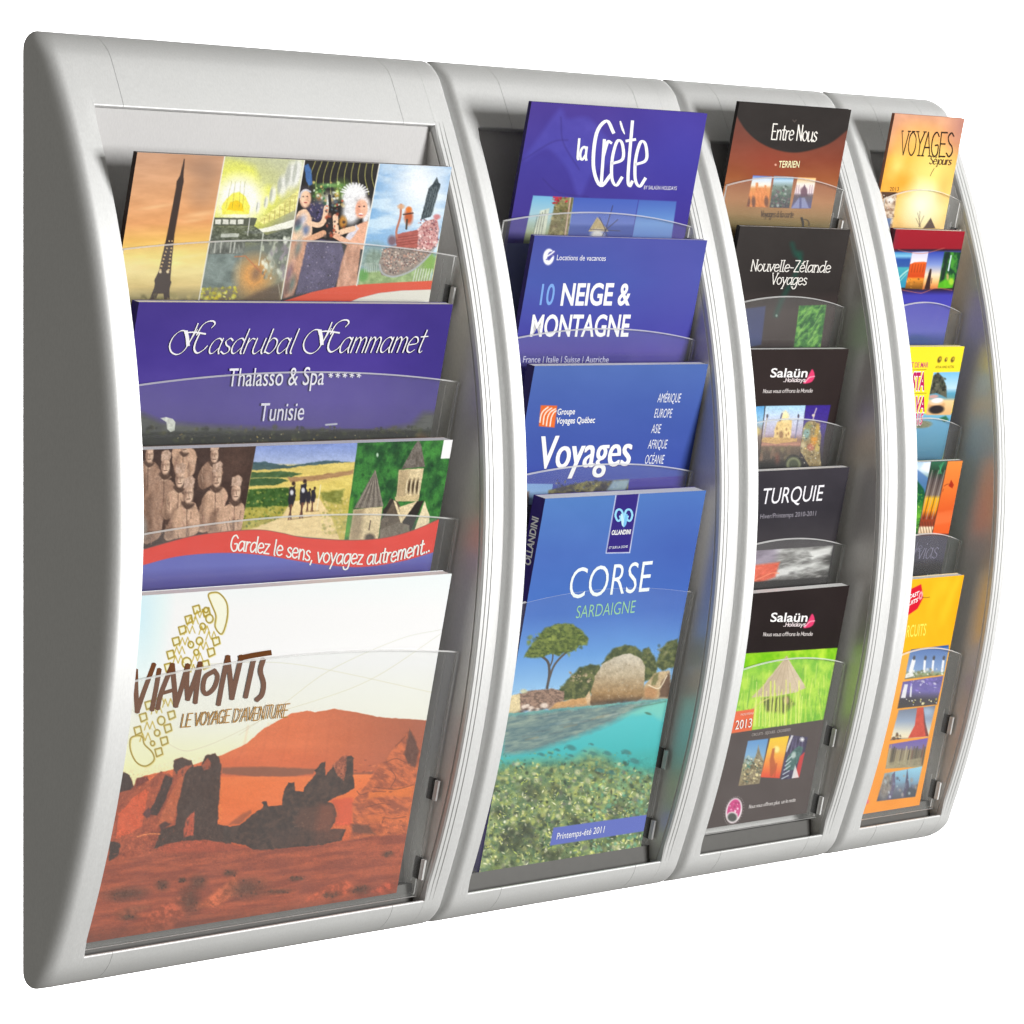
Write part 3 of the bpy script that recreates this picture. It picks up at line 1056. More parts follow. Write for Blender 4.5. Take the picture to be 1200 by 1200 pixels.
    s.dabs(90, z1(a, 1010, 680) + z1(a, 1200, 950), (0.8, 2.6), ((226, 228, 214), (176, 182, 160), (110, 116, 100), (150, 140, 150)), 21, .8, (1.2, 2.4), None, (-.2, .3))
    s.dabs(60, z1(a, 600, 1010) + z1(a, 840, 1095), (1, 2.6), ((222, 214, 40), (206, 190, 30), (150, 150, 60), (235, 232, 120)), 22, .8)
    s.poly(a((980, 1040), (1140, 980), (1130, 1100), (880, 1100)), (84, 62, 44), .75, 6)
    s.line(a((1120, 990), (1140, 1100)), .8, (236, 230, 215), .5)
    # carnival
    s.setclip(b((155, 92), (657, 120), (505, 935), (420, 1060), (-10, 1060)))
    s.fill(noisy((26, 22, 20), 6, 9, .06, 31))
    for k in range(10):
        x = 200 + k * 46
        s.line(b((x + 30 - k * 3, 100), (x - 10, 210), (x - 24 + k * 5, 330)), 1.0, (176, 172, 96), .85, True)
    for x, y, rx, ry, c in ((330, 270, 90, 14, (130, 190, 110)), (250, 340, 40, 60, (90, 140, 60)), (400, 300, 50, 60, (120, 160, 70)), (310, 360, 60, 40, (210, 205, 190)),
                            (250, 350, 16, 22, (205, 110, 50)), (370, 330, 14, 24, (220, 170, 60)), (440, 320, 24, 70, (60, 90, 40))):
        q = z1(b, x, y)
        s.ell(q[0], q[1], rx / 5.7, ry / 5.7, c, .75, 0, .6)
    s.dabs(70, z1(b, 210, 250) + z1(b, 460, 420), (.6, 2.0), ((190, 220, 150), (60, 120, 60), (230, 200, 120), (30, 30, 30), (230, 235, 225)), 33, .8)
    q = z1(b, 235, 445)
    s.ell(q[0], q[1], 12, 13, (62, 58, 92), .95)
    s.dabs(40, (q[0] - 10, q[1] - 10, q[0] + 10, q[1] + 10), (.5, 1.6), ((120, 110, 160), (30, 28, 40), (170, 150, 140)), 34, .7)
    SK, SK2 = (244, 204, 172), (222, 168, 132)
    s.poly(b((150, 140), (178, 125), (200, 170), (205, 262), (185, 275), (165, 240)), (66, 112, 176), .95, 1.4)
    s.ell(*z1(b, 158, 300), 7.5, 5, (50, 44, 52), .95)
    s.poly(b((95, 480), (140, 430), (175, 440), (200, 500), (196, 640), (120, 720), (60, 700)), noisy(SK, 4, 4, .08, 3), 1, 1.4, True)
    s.ell(*z1(b, 158, 358), 6.6, 10.6, SK, 1, .05, .12)
    s.ell(*z1(b, 178, 362), 3.2, 8, (226, 170, 136), .6, .05, .6)
    s.line(b((122, 350), (132, 318), (160, 300), (192, 312)), 2.2, (206, 206, 216), .9, True)
    s.line(b((125, 372), (140, 405), (160, 420)), 1.4, (196, 150, 130), .7, True)
    for x, y in ((145, 345), (172, 343)):
        s.ell(*z1(b, x, y), 1.1, .7, (70, 44, 40), .9)
    s.ell(*z1(b, 160, 385), 1.9, .8, (170, 60, 60), .9)
    for x, y, c in ((110, 550, (90, 150, 150)), (140, 500, (180, 190, 215)), (160, 570, (80, 110, 160)), (120, 600, (226, 200, 170)), (105, 520, (70, 70, 90))):
        s.ell(*z1(b, x, y), 4, 6, c, .8, .4, .6)
    s.line(b((190, 525), (250, 535), (285, 500), (300, 420)), 6, SK, 1, True)
    s.line(b((130, 660), (200, 625), (280, 590)), 7, SK2, 1, True)
    s.line(b((300, 440), (315, 340)), 2.4, (230, 230, 225), .9)
    for x, y, rx, ry in ((490, 300, 60, 44), (450, 350, 44, 50), (520, 330, 50, 40), (470, 440, 60, 90), (570, 460, 24, 70)):
        s.ell(*z1(b, x, y), rx / 5.7, ry / 5.7, noisy((240, 240, 242), 3, 3, .07, 5), .97, .2, .3)
    for k in range(12):
        an = -2.9 + k * .24
        s.line(b((490, 330), (490 + math.cos(an) * 95, 330 + math.sin(an) * 75)), 1.6, (246, 246, 248), .9)
    s.poly(b((470, 560), (570, 510), (590, 560), (560, 680), (430, 660)), noisy((238, 180, 150), 4, 4, .06, 8), 1, 1.4, True)
    s.ell(*z1(b, 545, 378), 8, 5.6, (236, 226, 224), .97)
    s.ell(*z1(b, 535, 428), 7.2, 11, (246, 190, 160), 1, .1, .12)
    s.ell(*z1(b, 512, 430), 2.6, 8, (216, 140, 112), .6, .1, .6)
    for x, y in ((520, 412), (552, 410)):
        s.ell(*z1(b, x, y), 1.2, .8, (60, 36, 36), .9)
    s.ell(*z1(b, 530, 462), 2.6, 1.1, (250, 240, 236), .95)
    s.ell(*z1(b, 530, 470), 2.4, .7, (190, 50, 60), .8)
    s.poly(b((500, 530), (520, 560), (450, 650), (425, 620)), (216, 214, 226), .95, 1.2)
    s.line(b((480, 560), (420, 575), (370, 585), (360, 480)), 6.4, SK, 1, True)
    s.line(b((540, 680), (440, 650), (350, 600)), 6.6, (238, 184, 152), 1, True)
    s.ell(*z1(b, 410, 515), 4.5, 7, (206, 140, 50), .9)
    s.poly(b((300, 480), (340, 470), (345, 610), (300, 620)), (40, 34, 36), .95)
    s.line(b((320, 340), (330, 430)), 3.5, (24, 22, 24), .95)
    s.dabs(40, z1(b, 290, 330) + z1(b, 420, 610), (.6, 2.2), ((40, 34, 36), (120, 100, 90), (180, 80, 50), (90, 110, 120)), 36, .8)
    # gowns below
    s.poly(b((60, 640), (170, 650), (140, 820), (80, 1010), (10, 1030), (0, 800)), noisy((206, 150, 122), 3, 7, .2, 41), .97, 2)
    for x, y, c in ((110, 690, (90, 120, 120)), (60, 740, (220, 190, 160)), (50, 860, (110, 90, 120)), (70, 930, (70, 110, 110)), (120, 780, (226, 170, 130)), (30, 960, (80, 60, 60))):
        s.ell(*z1(b, x, y), 3, 9, c, .7, .25, .8)
    s.poly(b((170, 650), (260, 630), (400, 650), (430, 780), (350, 960), (90, 1010)), noisy((86, 78, 112), 9, 14, .1, 43), .97, 2)
    s.dabs(120, z1(b, 160, 650) + z1(b, 420, 980), (.4, 1.1), ((130, 126, 170), (50, 44, 70), (170, 160, 180), (44, 40, 54)), 44, .7)
    s.poly(b((440, 660), (530, 680), (500, 960), (360, 980), (400, 780)), noisy((214, 160, 132), 4, 9, .14, 47), .97, 2)
    s.poly(b((80, 1000), (200, 990), (330, 960), (380, 1060), (0, 1060)), (44, 36, 40), .7, 6)
    # carnival float under the sky
    s.setclip(b((657, 118), (1150, 145), (975, 1060), (410, 1060), (505, 935)))
    s.fill(two((86, 146, 206), (206, 228, 244), 34, 10, 61, .42, .68, 4))
    s.fill(lambda X, Y: s.rgb * .6 + .4 * vg((190, C(72, 130, 196)), (250, C(150, 196, 230)), (300, C(205, 226, 236)))(X, Y))
    for r, al in ((300, .35), (190, .6), (110, .8)):
        s.ell(*z1(b, 930, 280), r / 5.7, r * 1.25 / 5.7, (252, 254, 255), al, .2, .8)
    s.poly(b((930, 500), (985, 290), (1010, 262), (1040, 212), (1052, 250), (1066, 262), (1000, 480)), noisy((62, 74, 80), 1.5, 2, .2, 63), .97)
    for k in range(4):
        s.line(b((960 + k * 16, 470), (1012 + k * 14, 285)), .6, (130, 140, 140), .7)
    s.ell(*z1(b, 620, 770), 17, 17, noisy((130, 150, 130), 3, 3, .16, 65), .9, 0, .5)
    s.poly(b((540, 850), (720, 840), (1010, 720), (1000, 930), (500, 950)), noisy((150, 176, 110), 4, 4, .16, 66), .95, 3)
    s.ell(*z1(b, 545, 870), 6, 7, (90, 160, 70), .9)
    s.ell(*z1(b, 1000, 790), 8, 11, (130, 176, 70), .9)
    for k in range(7):
        s.line(b((900 + k * 18, 830), (880 + k * 18, 915)), 1.2, (226, 230, 222), .8)
        s.line(b((560 + k * 13, 790), (556 + k * 13, 850)), .9, (206, 216, 206), .7)
    s.poly(b((648, 800), (680, 700), (770, 670), (1045, 650), (1000, 730), (880, 840), (740, 885), (670, 870)), noisy((150, 134, 124), 3, 3, .12, 67), .98, 1.5)
    s.dabs(420, z1(b, 660, 690) + z1(b, 990, 860), (.5, 1.3), ((206, 176, 160), (130, 92, 84), (232, 216, 200), (94, 80, 80), (190, 140, 120)), 68, .8,
           within=lambda x, y: (x - 330) * 5.7 - 660 > ((y - 170) * 5.7 - 760) * .4 and (y - 170) * 5.7 < 880 - ((x - 330) * 5.7 - 720) * .52)
    s.line(b((655, 800), (680, 860), (760, 880), (880, 835), (990, 735), (1045, 650)), 2.2, (176, 182, 184), .9, True)
    s.poly(b((762, 600), (800, 590), (918, 565), (922, 690), (770, 682)), noisy((176, 92, 82), 4, 2, .08, 71), .97)
    for k in range(4):
        s.line(b((768, 620 + k * 18), (915, 600 + k * 18)), .7, (120, 56, 52), .8)
    s.poly(b((915, 560), (960, 510), (1040, 490), (1055, 560), (1045, 650), (1000, 700), (910, 690)), noisy((206, 150, 146), 3, 3, .12, 72), .97)
    s.dabs(150, z1(b, 910, 500) + z1(b, 1050, 700), (.5, 1.4), ((226, 190, 186), (150, 80, 86), (245, 230, 225), (110, 80, 90)), 73, .8)
    s.line(b((800, 400), (795, 480), (770, 570), (770, 620)), 2.6, (190, 120, 96), .95, True)
    s.ell(*z1(b, 800, 412), 4, 3, (220, 170, 130), .9)
    s.ell(*z1(b, 850, 480), 5, 9, (196, 90, 44), .95)
    s.ell(*z1(b, 852, 430), 3.4, 3.2, (230, 120, 40), .95)
    s.line(b((815, 465), (880, 455)), 1.6, (60, 44, 40), .9)
    s.line(b((840, 500), (835, 560)), 2.4, (70, 60, 50), .9)
    s.ell(*z1(b, 740, 640), 5, 6, (120, 80, 84), .8)
    s.ell(*z1(b, 1040, 480), 4, 3, (206, 110, 110), .8)
    s.rough = 0
    s.setclip(None)
    s.grain(a((765, 118), (1300, 150), (1131, 1100), (590, 1100)), .1, 1.1)
    s.grain(b((155, 92), (657, 120), (505, 935), (420, 1060), (-10, 1060)), .12, 1.1)
    s.grain(b((657, 118), (1150, 145), (975, 1060), (410, 1060), (505, 935)), .05, 1.1)
    # swoosh at the foot
    s.poly(b((60, 1030), (200, 985), (350, 952), (560, 932), (760, 920), (1010, 908), (1000, 968), (800, 975), (650, 992), (520, 1025), (430, 1062), (-60, 1062)), (226, 76, 38), 1)
    s.poly(b((1000, 968), (800, 975), (650, 992), (520, 1025), (430, 1062), (440, 1200), (1000, 1200)), (232, 230, 218), 1)
    for p0, p1 in ((a((765, 118)), a((588, 1100))), (b((155, 92)), b((-2, 1030))), (b((657, 118)), b((502, 940)))):
        s.line([p0[0], p1[0]], 1.3, (245, 242, 232), .95)


def art_hotel(s):
    a, b = Z(150, 340, 5.714), Z(340, 340, 5.714)
    s.spine = (50, 36, 110)
    s.fill(noisy(vg((350, C(58, 38, 132)), (420, C(62, 42, 140)), (470, C(74, 58, 146)), (530, C(70, 58, 128))), 60, 40, .035, 5))
    s.ell(330, 395, 90, 60, (84, 66, 162), .45, 0, .9)
    s.ell(520, 420, 40, 70, (48, 36, 120), .5, 0, .9)
    s.poly(a((-100, 800), (60, 810), (220, 880), (500, 905), (900, 925), (1250, 935), (1600, 950), (1900, 900), (1980, 820), (2200, 810), (2200, 1300), (-100, 1300)),
           noisy((74, 78, 66), 14, 5, .1, 8), .9, 9)
    s.poly(a((-100, 965), (300, 950), (700, 955), (1100, 940), (1400, 935), (1800, 935), (2200, 940), (2200, 1400), (-100, 1400)), noisy((20, 24, 14), 8, 5, .05, 9), .97, 4)
    s.dabs(200, (155, 500, 520, 522), (.8, 3), ((30, 40, 20), (56, 62, 30), (14, 16, 10), (84, 80, 44)), 11, .6)
    s.dabs(40, (200, 506, 500, 520), (.4, .9), ((190, 160, 90), (150, 120, 60), (220, 210, 170)), 12, .8)
    s.ell(495, 513, 6, 5, (130, 90, 50), .6, 0, .8)
    s.poly(a((218, 858), (255, 850), (300, 862), (318, 885), (312, 940), (285, 950), (262, 930), (258, 885)), noisy((214, 218, 206), 3, 3, .14, 3), .95)
    s.line(b((240, 902), (312, 896)), 2.0, (200, 205, 210), .9)
    for dx, col in ((1.0, (34, 22, 80)), (0.0, (244, 242, 250))):
        nib = (2.5, .28)
        for off in (0, 896):     # the two looped capitals
            for pts, w in ((((395, 275), (350, 272), (302, 310), (276, 365), (286, 412), (325, 430), (370, 405), (412, 340), (446, 270), (466, 222)), 2.0),
                           (((384, 278), (394, 320), (398, 366)), 4.2), (((398, 366), (440, 296), (462, 262)), 1.6),
                           (((385, 284), (440, 281), (515, 292)), 2.4), (((476, 290), (448, 350), (440, 395), (460, 420), (500, 400), (528, 372)), 2.6),
                           (((456, 300), (490, 240), (530, 210), (568, 207), (578, 226), (556, 252)), 2.2)):
                s.stroke([(x + dx, y + dx) for x, y in a(*[(px + off, py - off * .008) for px, py in pts])], w, col, nib if w < 4 else None)
        for word, x0, x1, y0, y1 in (('asdrubal', 241.5, 342, 414.4, 414), ('ammamet', 394.5, 493.5, 413.2, 412.6)):
            s.pen(word, [(x0 + dx, y0 + dx), (x1 + dx, y1 + dx)], (11, -29), 2.0, col, (2.5, .24))
    s.type('Thalasso & Spa', (265.5, 452.5), (378, 450.5), (2.6, -21), (236, 234, 244))
    for k in range(5):
        x, y = 386.4 + 8.2 * k, 439.2
        for an in (0.3, 1.35, 2.4):
            s.stroke([(x - math.cos(an) * 2.6, y - math.sin(an) * 3), (x + math.cos(an) * 2.6, y + math.sin(an) * 3)], 1.0, (240, 238, 248), None, False)
    s.type('Tunisie', (302, 493.2), (354, 491.6), (3, -21), (224, 222, 236))


def art_warriors(s):
    a, b = Z(155, 500, 5.714), Z(345, 500, 5.714)
    s.spine = (90, 70, 60)
    L1, L2 = a((830, 128), (730, 700)), b((425, 100), (335, 760))
    # clay soldiers
    s.rough = 1.0
    s.setclip([(150, 500), L1[0], L1[1], (150, 660)])
    s.fill(noisy((66, 48, 42), 14, 10, .06, 2))
    s.ell(*z1(a, 690, 230), 18, 22, (92, 68, 58), .7, .3, .8)
    cl = noisy((200, 164, 138), 4, 10, .09, 3)
    cd = noisy((160, 128, 108), 4, 10, .09, 4)

    def soldier(hx, hy, k, body, col, seed):
        s.poly(a(*body), col, 1, 1.6, True)
        R = random.Random(seed)
        xs = [p[0] for p in body]; ys = [p[1] for p in body]
        x0, x1, y0, y1 = min(xs), max(xs), min(ys), max(ys)
        s.poly(a((x0, y1), (x0 + (x1 - x0) * .06, y0 + (y1 - y0) * .35), (x0 + (x1 - x0) * .3, y0 + (y1 - y0) * .2), (x0 + (x1 - x0) * .26, y0 + (y1 - y0) * .6), (x0 + (x1 - x0) * .3, y1)), (92, 68, 56), .5, 5)
        s.poly(a((x0 + (x1 - x0) * .62, y1), (x0 + (x1 - x0) * .66, y0 + (y1 - y0) * .5), (x0 + (x1 - x0) * .72, y0 + (y1 - y0) * .5), (x0 + (x1 - x0) * .72, y1)), (96, 72, 60), .55, 3)
        s.line(a((hx - 40 * k, hy + 60 * k), (hx - 10 * k, hy + 96 * k), (hx + 34 * k, hy + 70 * k)), 3.0 * k, (88, 66, 56), .8, True, 1.5)
        s.line(a((hx - 44 * k, hy + 78 * k), (hx - 8 * k, hy + 112 * k), (hx + 40 * k, hy + 84 * k)), 1.8 * k, (222, 188, 160), .6, True, 1.2)
        s.line(a((hx - 10, hy + 95 * k), (hx - 14, max(ys) - 20)), 1.0, (84, 62, 52), .6)
        for _ in range(9):
            x, y = R.uniform(min(xs) + 15, max(xs) - 15), R.uniform(min(ys) + 20, max(ys) - 10)
            s.line(a((x, y), (x + R.uniform(-12, 12), y + R.uniform(20, 60))), 1.2, R.choice(((196, 168, 146), (92, 68, 58), (186, 140, 124))), .45)
        s.ell(*z1(a, hx - 8 * k, hy + 75 * k), 40 * k / 5.7, 24 * k / 5.7, (84, 64, 54), .9, .3)
        s.ell(*z1(a, hx, hy), 32 * k / 5.7, 64 * k / 5.7, noisy((206, 172, 148), 2, 3, .12, seed), 1, .08, .12)
        s.ell(*z1(a, hx + 18 * k, hy + 10), 14 * k / 5.7, 44 * k / 5.7, (226, 198, 172), .6, .08, .6)
        s.ell(*z1(a, hx - 24 * k, hy + 6), 10 * k / 5.7, 50 * k / 5.7, (106, 80, 68), .6, .08, .8)
        s.poly(a((hx - 34 * k, hy - 40 * k), (hx - 26 * k, hy - 100 * k), (hx + 22 * k, hy - 118 * k), (hx + 44 * k, hy - 96 * k), (hx + 34 * k, hy - 40 * k)), noisy((190, 160, 140), 2, 3, .14, seed + 9), 1, 1.4)
        for dx in (-14, 14):
            s.ell(*z1(a, hx + dx * k, hy - 9 * k), 2.2 * k, 1.2, (104, 78, 66), .55, 0, .8)
        s.line(a((hx + 2 * k, hy), (hx + 4 * k, hy + 20 * k)), .8, (120, 92, 78), .9)
        s.line(a((hx - 12 * k, hy + 36 * k), (hx + 12 * k, hy + 34 * k)), 1.0, (86, 60, 52), .9)
    soldier(115, 190, .8, [(60, 260), (150, 240), (190, 330), (150, 520), (60, 560)], cd, 21)
    soldier(350, 130, .7, [(270, 150), (390, 140), (430, 200), (400, 330), (300, 340)], cl, 27)
    soldier(550, 190, .8, [(500, 240), (580, 250), (600, 330), (470, 420), (440, 330)], cd, 28)
    soldier(222, 262, .9, [(120, 390), (200, 350), (270, 370), (300, 480), (210, 620), (180, 740), (70, 770), (70, 520)], cd, 22)
    soldier(318, 350, .9, [(240, 450), (300, 420), (345, 470), (330, 560), (230, 620), (200, 560)], cl, 23)
    soldier(566, 345, .95, [(500, 440), (600, 405), (640, 470), (600, 570), (520, 690), (430, 690), (460, 520)], cl, 24)
    soldier(376, 450, 1.0, [(310, 545), (400, 505), (445, 570), (435, 710), (300, 750), (215, 750), (250, 620)], cl, 25)
    soldier(694, 435, .95, [(610, 540), (720, 505), (756, 560), (740, 680), (620, 710), (500, 710), (560, 590)], cl, 26)
    s.ell(*z1(a, 75, 680), 4, 12, (150, 146, 140), .8, 0, .5)
    # walkers in the fields
    s.setclip([L1[0], L2[0], L2[1], L1[1]])
    s.fill(noisy(vg((515, C(120, 142, 208)), (543, C(172, 186, 220)), (546, C(220, 200, 110)), (590, C(196, 180, 90))), 9, 5, .05, 30))
    s.poly(a((760, 240), (880, 235), (960, 250), (1060, 262), (1200, 240), (1320, 225), (1700, 260), (1700, 330), (760, 300)), noisy((66, 92, 98), 8, 3, .08, 6), .95, 1.5)
    s.poly(a((760, 290), (1000, 285), (1150, 262), (1280, 250), (1500, 235), (1560, 240), (1500, 420), (760, 420)), noisy((226, 202, 112), 12, 3, .08, 7), .97, 1.5)
    s.poly(a((780, 305), (1040, 300), (1140, 312), (1060, 340), (780, 345)), noisy((64, 96, 58), 5, 2, .08, 8), .95, 1.5)
    s.poly(a((780, 348), (980, 345), (1046, 362), (960, 392), (780, 398)), noisy((54, 88, 52), 5, 2, .08, 9), .95, 1.5)
    s.poly(a((1040, 340), (1200, 330), (1480, 290), (1480, 318), (1250, 360), (1060, 372)), noisy((168, 128, 92), 8, 2, .08, 10), .9, 1.5)
    s.poly(a((760, 420), (1050, 410), (1060, 540), (900, 560), (740, 560)), noisy((54, 92, 36), 4, 5, .12, 11), .97, 2)
    s.poly(a((1200, 400), (1500, 330), (1440, 480), (1230, 460)), noisy((226, 206, 110), 6, 3, .09, 12), .8, 2)
    s.poly(a((1260, 440), (1420, 420), (1400, 520), (1280, 500)), noisy((110, 120, 50), 3, 3, .12, 13), .8, 3)
    s.poly(a((740, 545), (1050, 530), (1010, 620), (840, 670), (720, 690)), noisy((176, 166, 76), 4, 5, .12, 14), .97, 2)
    s.dabs(160, z1(a, 740, 420) + z1(a, 1060, 670), (.6, 1.8), ((84, 118, 48), (38, 66, 26), (206, 196, 100), (120, 140, 60)), 15, .5)
    s.poly(a((1060, 500), (1250, 480), (1330, 600), (1400, 780), (760, 700), (860, 662), (1000, 610)), noisy((238, 212, 158), 12, 4, .05, 16), .97, 2)
    s.dabs(110, z1(b, 180, 480) + z1(b, 360, 720), (.8, 2), ((206, 190, 110), (150, 150, 76), (226, 206, 140)), 17, .6)
    for x, y, h in ((1072, 375, 1.0), (1148, 360, 1.02), (1182, 415, .62), (1214, 405, .66)):
        s.ell(*z1(a, x + 8, y + 6), 2.2 * h, 2.4 * h, (60, 40, 36), .97)
        s.poly(a((x - 30 * h, y + 130 * h), (x - 18 * h, y + 30 * h), (x + 20 * h, y + 20 * h), (x + 24 * h, y + 100 * h), (x + 6 * h, y + 160 * h), (x - 24 * h, y + 160 * h)), (36, 34, 46), .97, 1.2)
        s.line(a((x - 4, y + 150 * h), (x - 26 * h, y + 245 * h)), 2.0 * h, (120, 80, 62), .95)
        s.line(a((x - 16 * h, y + 150 * h), (x - 10 * h, y + 245 * h)), 1.8 * h, (90, 62, 54), .95)
        s.line(a((x - 30 * h, y + 250 * h), (x + 50 * h, y + 238 * h)), 1.2, (150, 120, 80), .7)
        if h > .9:
            s.ell(*z1(a, x - 4, y + 66), 2.0, 3.0, (226, 226, 232), .95)
    s.line(a((1262, 390), (1236, 560)), 1.2, (240, 230, 190), .8)
    # chapel among trees
    s.rough = .35
    s.setclip([L2[0], (560, 500), (560, 700), L2[1]])
    s.fill(two((30, 74, 40), (64, 134, 58), 8, 14, 31, .3, .7, 5, .5))
    s.dabs(200, (405, 515, 530, 630), (1, 3.6), ((28, 66, 36), (70, 132, 62), (44, 98, 48), (20, 50, 32)), 32, .45)
    s.ell(*z1(b, 556, 190), 1.2, 2.4, (190, 215, 190), .9)
    s.poly(b((360, 480), (400, 470), (380, 740), (330, 740)), (86, 160, 54), .8, 3)
    cream = noisy((222, 202, 160), 5, 8, .07, 33)
    s.poly(b((700, 290), (866, 278), (832, 486), (682, 484)), cream, 1)
    s.poly(b((700, 290), (770, 285), (745, 486), (682, 484)), (150, 128, 96), .55, 4)
    s.poly(b((830, 88), (846, 110), (876, 268), (716, 284), (790, 150)), noisy((112, 104, 96), 2, 3, .12, 34), 1)
    for k in range(3):
        q = z1(b, 770 + 27 * k, 400)
        s.ell(q[0], q[1], 2.0, 8.2, (74, 58, 40), .95, .12)
    for k in range(4):
        q = z1(b, 756 + 27 * k, 395)
        s.line([(q[0], q[1] - 6), (q[0] - 1.6, q[1] + 8)], 1.1, (238, 222, 184), .9)
    s.poly(b((672, 470), (838, 455), (830, 500), (680, 500)), (206, 184, 140), .95)
    s.poly(b((575, 640), (640, 480), (690, 500), (750, 600), (720, 760), (570, 760)), noisy((96, 84, 70), 3, 5, .1, 35), 1)
    s.poly(b((590, 560), (655, 480), (668, 490), (590, 620)), (48, 42, 38), .95)
    s.poly(b((700, 540), (830, 495), (720, 650)), cream, 1)
    s.poly(b((664, 492), (680, 500), (726, 630), (712, 650)), (232, 214, 172), .95)
    s.poly(b((720, 640), (822, 500), (868, 494), (800, 650), (780, 700)), (44, 38, 34), 1)
    s.poly(b((780, 760), (872, 498), (906, 600), (890, 760)), (232, 216, 178), 1)
    s.poly(b((575, 690), (700, 640), (770, 660), (770, 760), (570, 760)), noisy((120, 110, 96), 3, 3, .1, 36), .9)
    s.poly(b((542, 286), (596, 530), (500, 548), (402, 545), (480, 400)), noisy((120, 112, 102), 3, 3, .08, 37), 1)
    for k in range(9):
        s.line(b((542, 300), (415 + k * 22, 545 - k * 1)), .9, (84, 76, 70) if k % 2 else (160, 150, 136), .8)
    s.poly(b((395, 555), (590, 535), (560, 760), (365, 760)), cream, 1)
    s.poly(b((395, 555), (470, 550), (440, 760), (365, 760)), (130, 112, 88), .65, 6)
    s.line(b((510, 630), (500, 690)), 1.4, (80, 64, 48), .9)
    s.ell(*z1(b, 505, 745), 6, 5, (70, 60, 50), .95)
    s.setclip(None)
    s.rough = 0
    s.grain([(150, 500), L1[0], L1[1], (150, 660)], .16, 1.1)
    s.grain([L1[0], L2[0], L2[1], L1[1]], .07, 1.1)
    s.grain([L2[0], (560, 500), (560, 700), L2[1]], .16, 1.1)
    # red ribbon
    up = a((-40, 850), (65, 825), (350, 745), (560, 710), (830, 690), (1000, 712)) + b((0, 732), (120, 748), (380, 760), (600, 745), (800, 692), (1000, 605))
    lo = b((1000, 815), (900, 850), (700, 905), (450, 940), (200, 925), (0, 895)) + a((870, 860), (600, 845), (300, 870), (65, 930), (-40, 955))
    s.poly(curve(up, 5) + b((1200, 605), (1200, 1500)) + a((-100, 1500)), vg((640, C(92, 98, 184)), (665, C(98, 104, 186)), (685, C(72, 66, 146)), (705, C(66, 60, 134)), k=-.05, x0=200))
    s.poly(curve(up, 5) + curve(lo, 5), noisy((226, 58, 42), 30, 10, .02, 5), 1)
    s.line(up, 1.0, (120, 66, 44), .5, True)
    s.poly(b((1002, 88), (1075, 78), (1062, 212), (980, 214)), (250, 250, 252), 1)
    s.pen('Gardez le sens, voyagez autrement...', [(269, 645), (323, 650.5), (356, 656), (374, 659), (420, 661), (455, 658.5), (490, 650), (503, 646.5)],
          (2.6, -18.5), 1.7, (252, 246, 240), None, jig=.25)


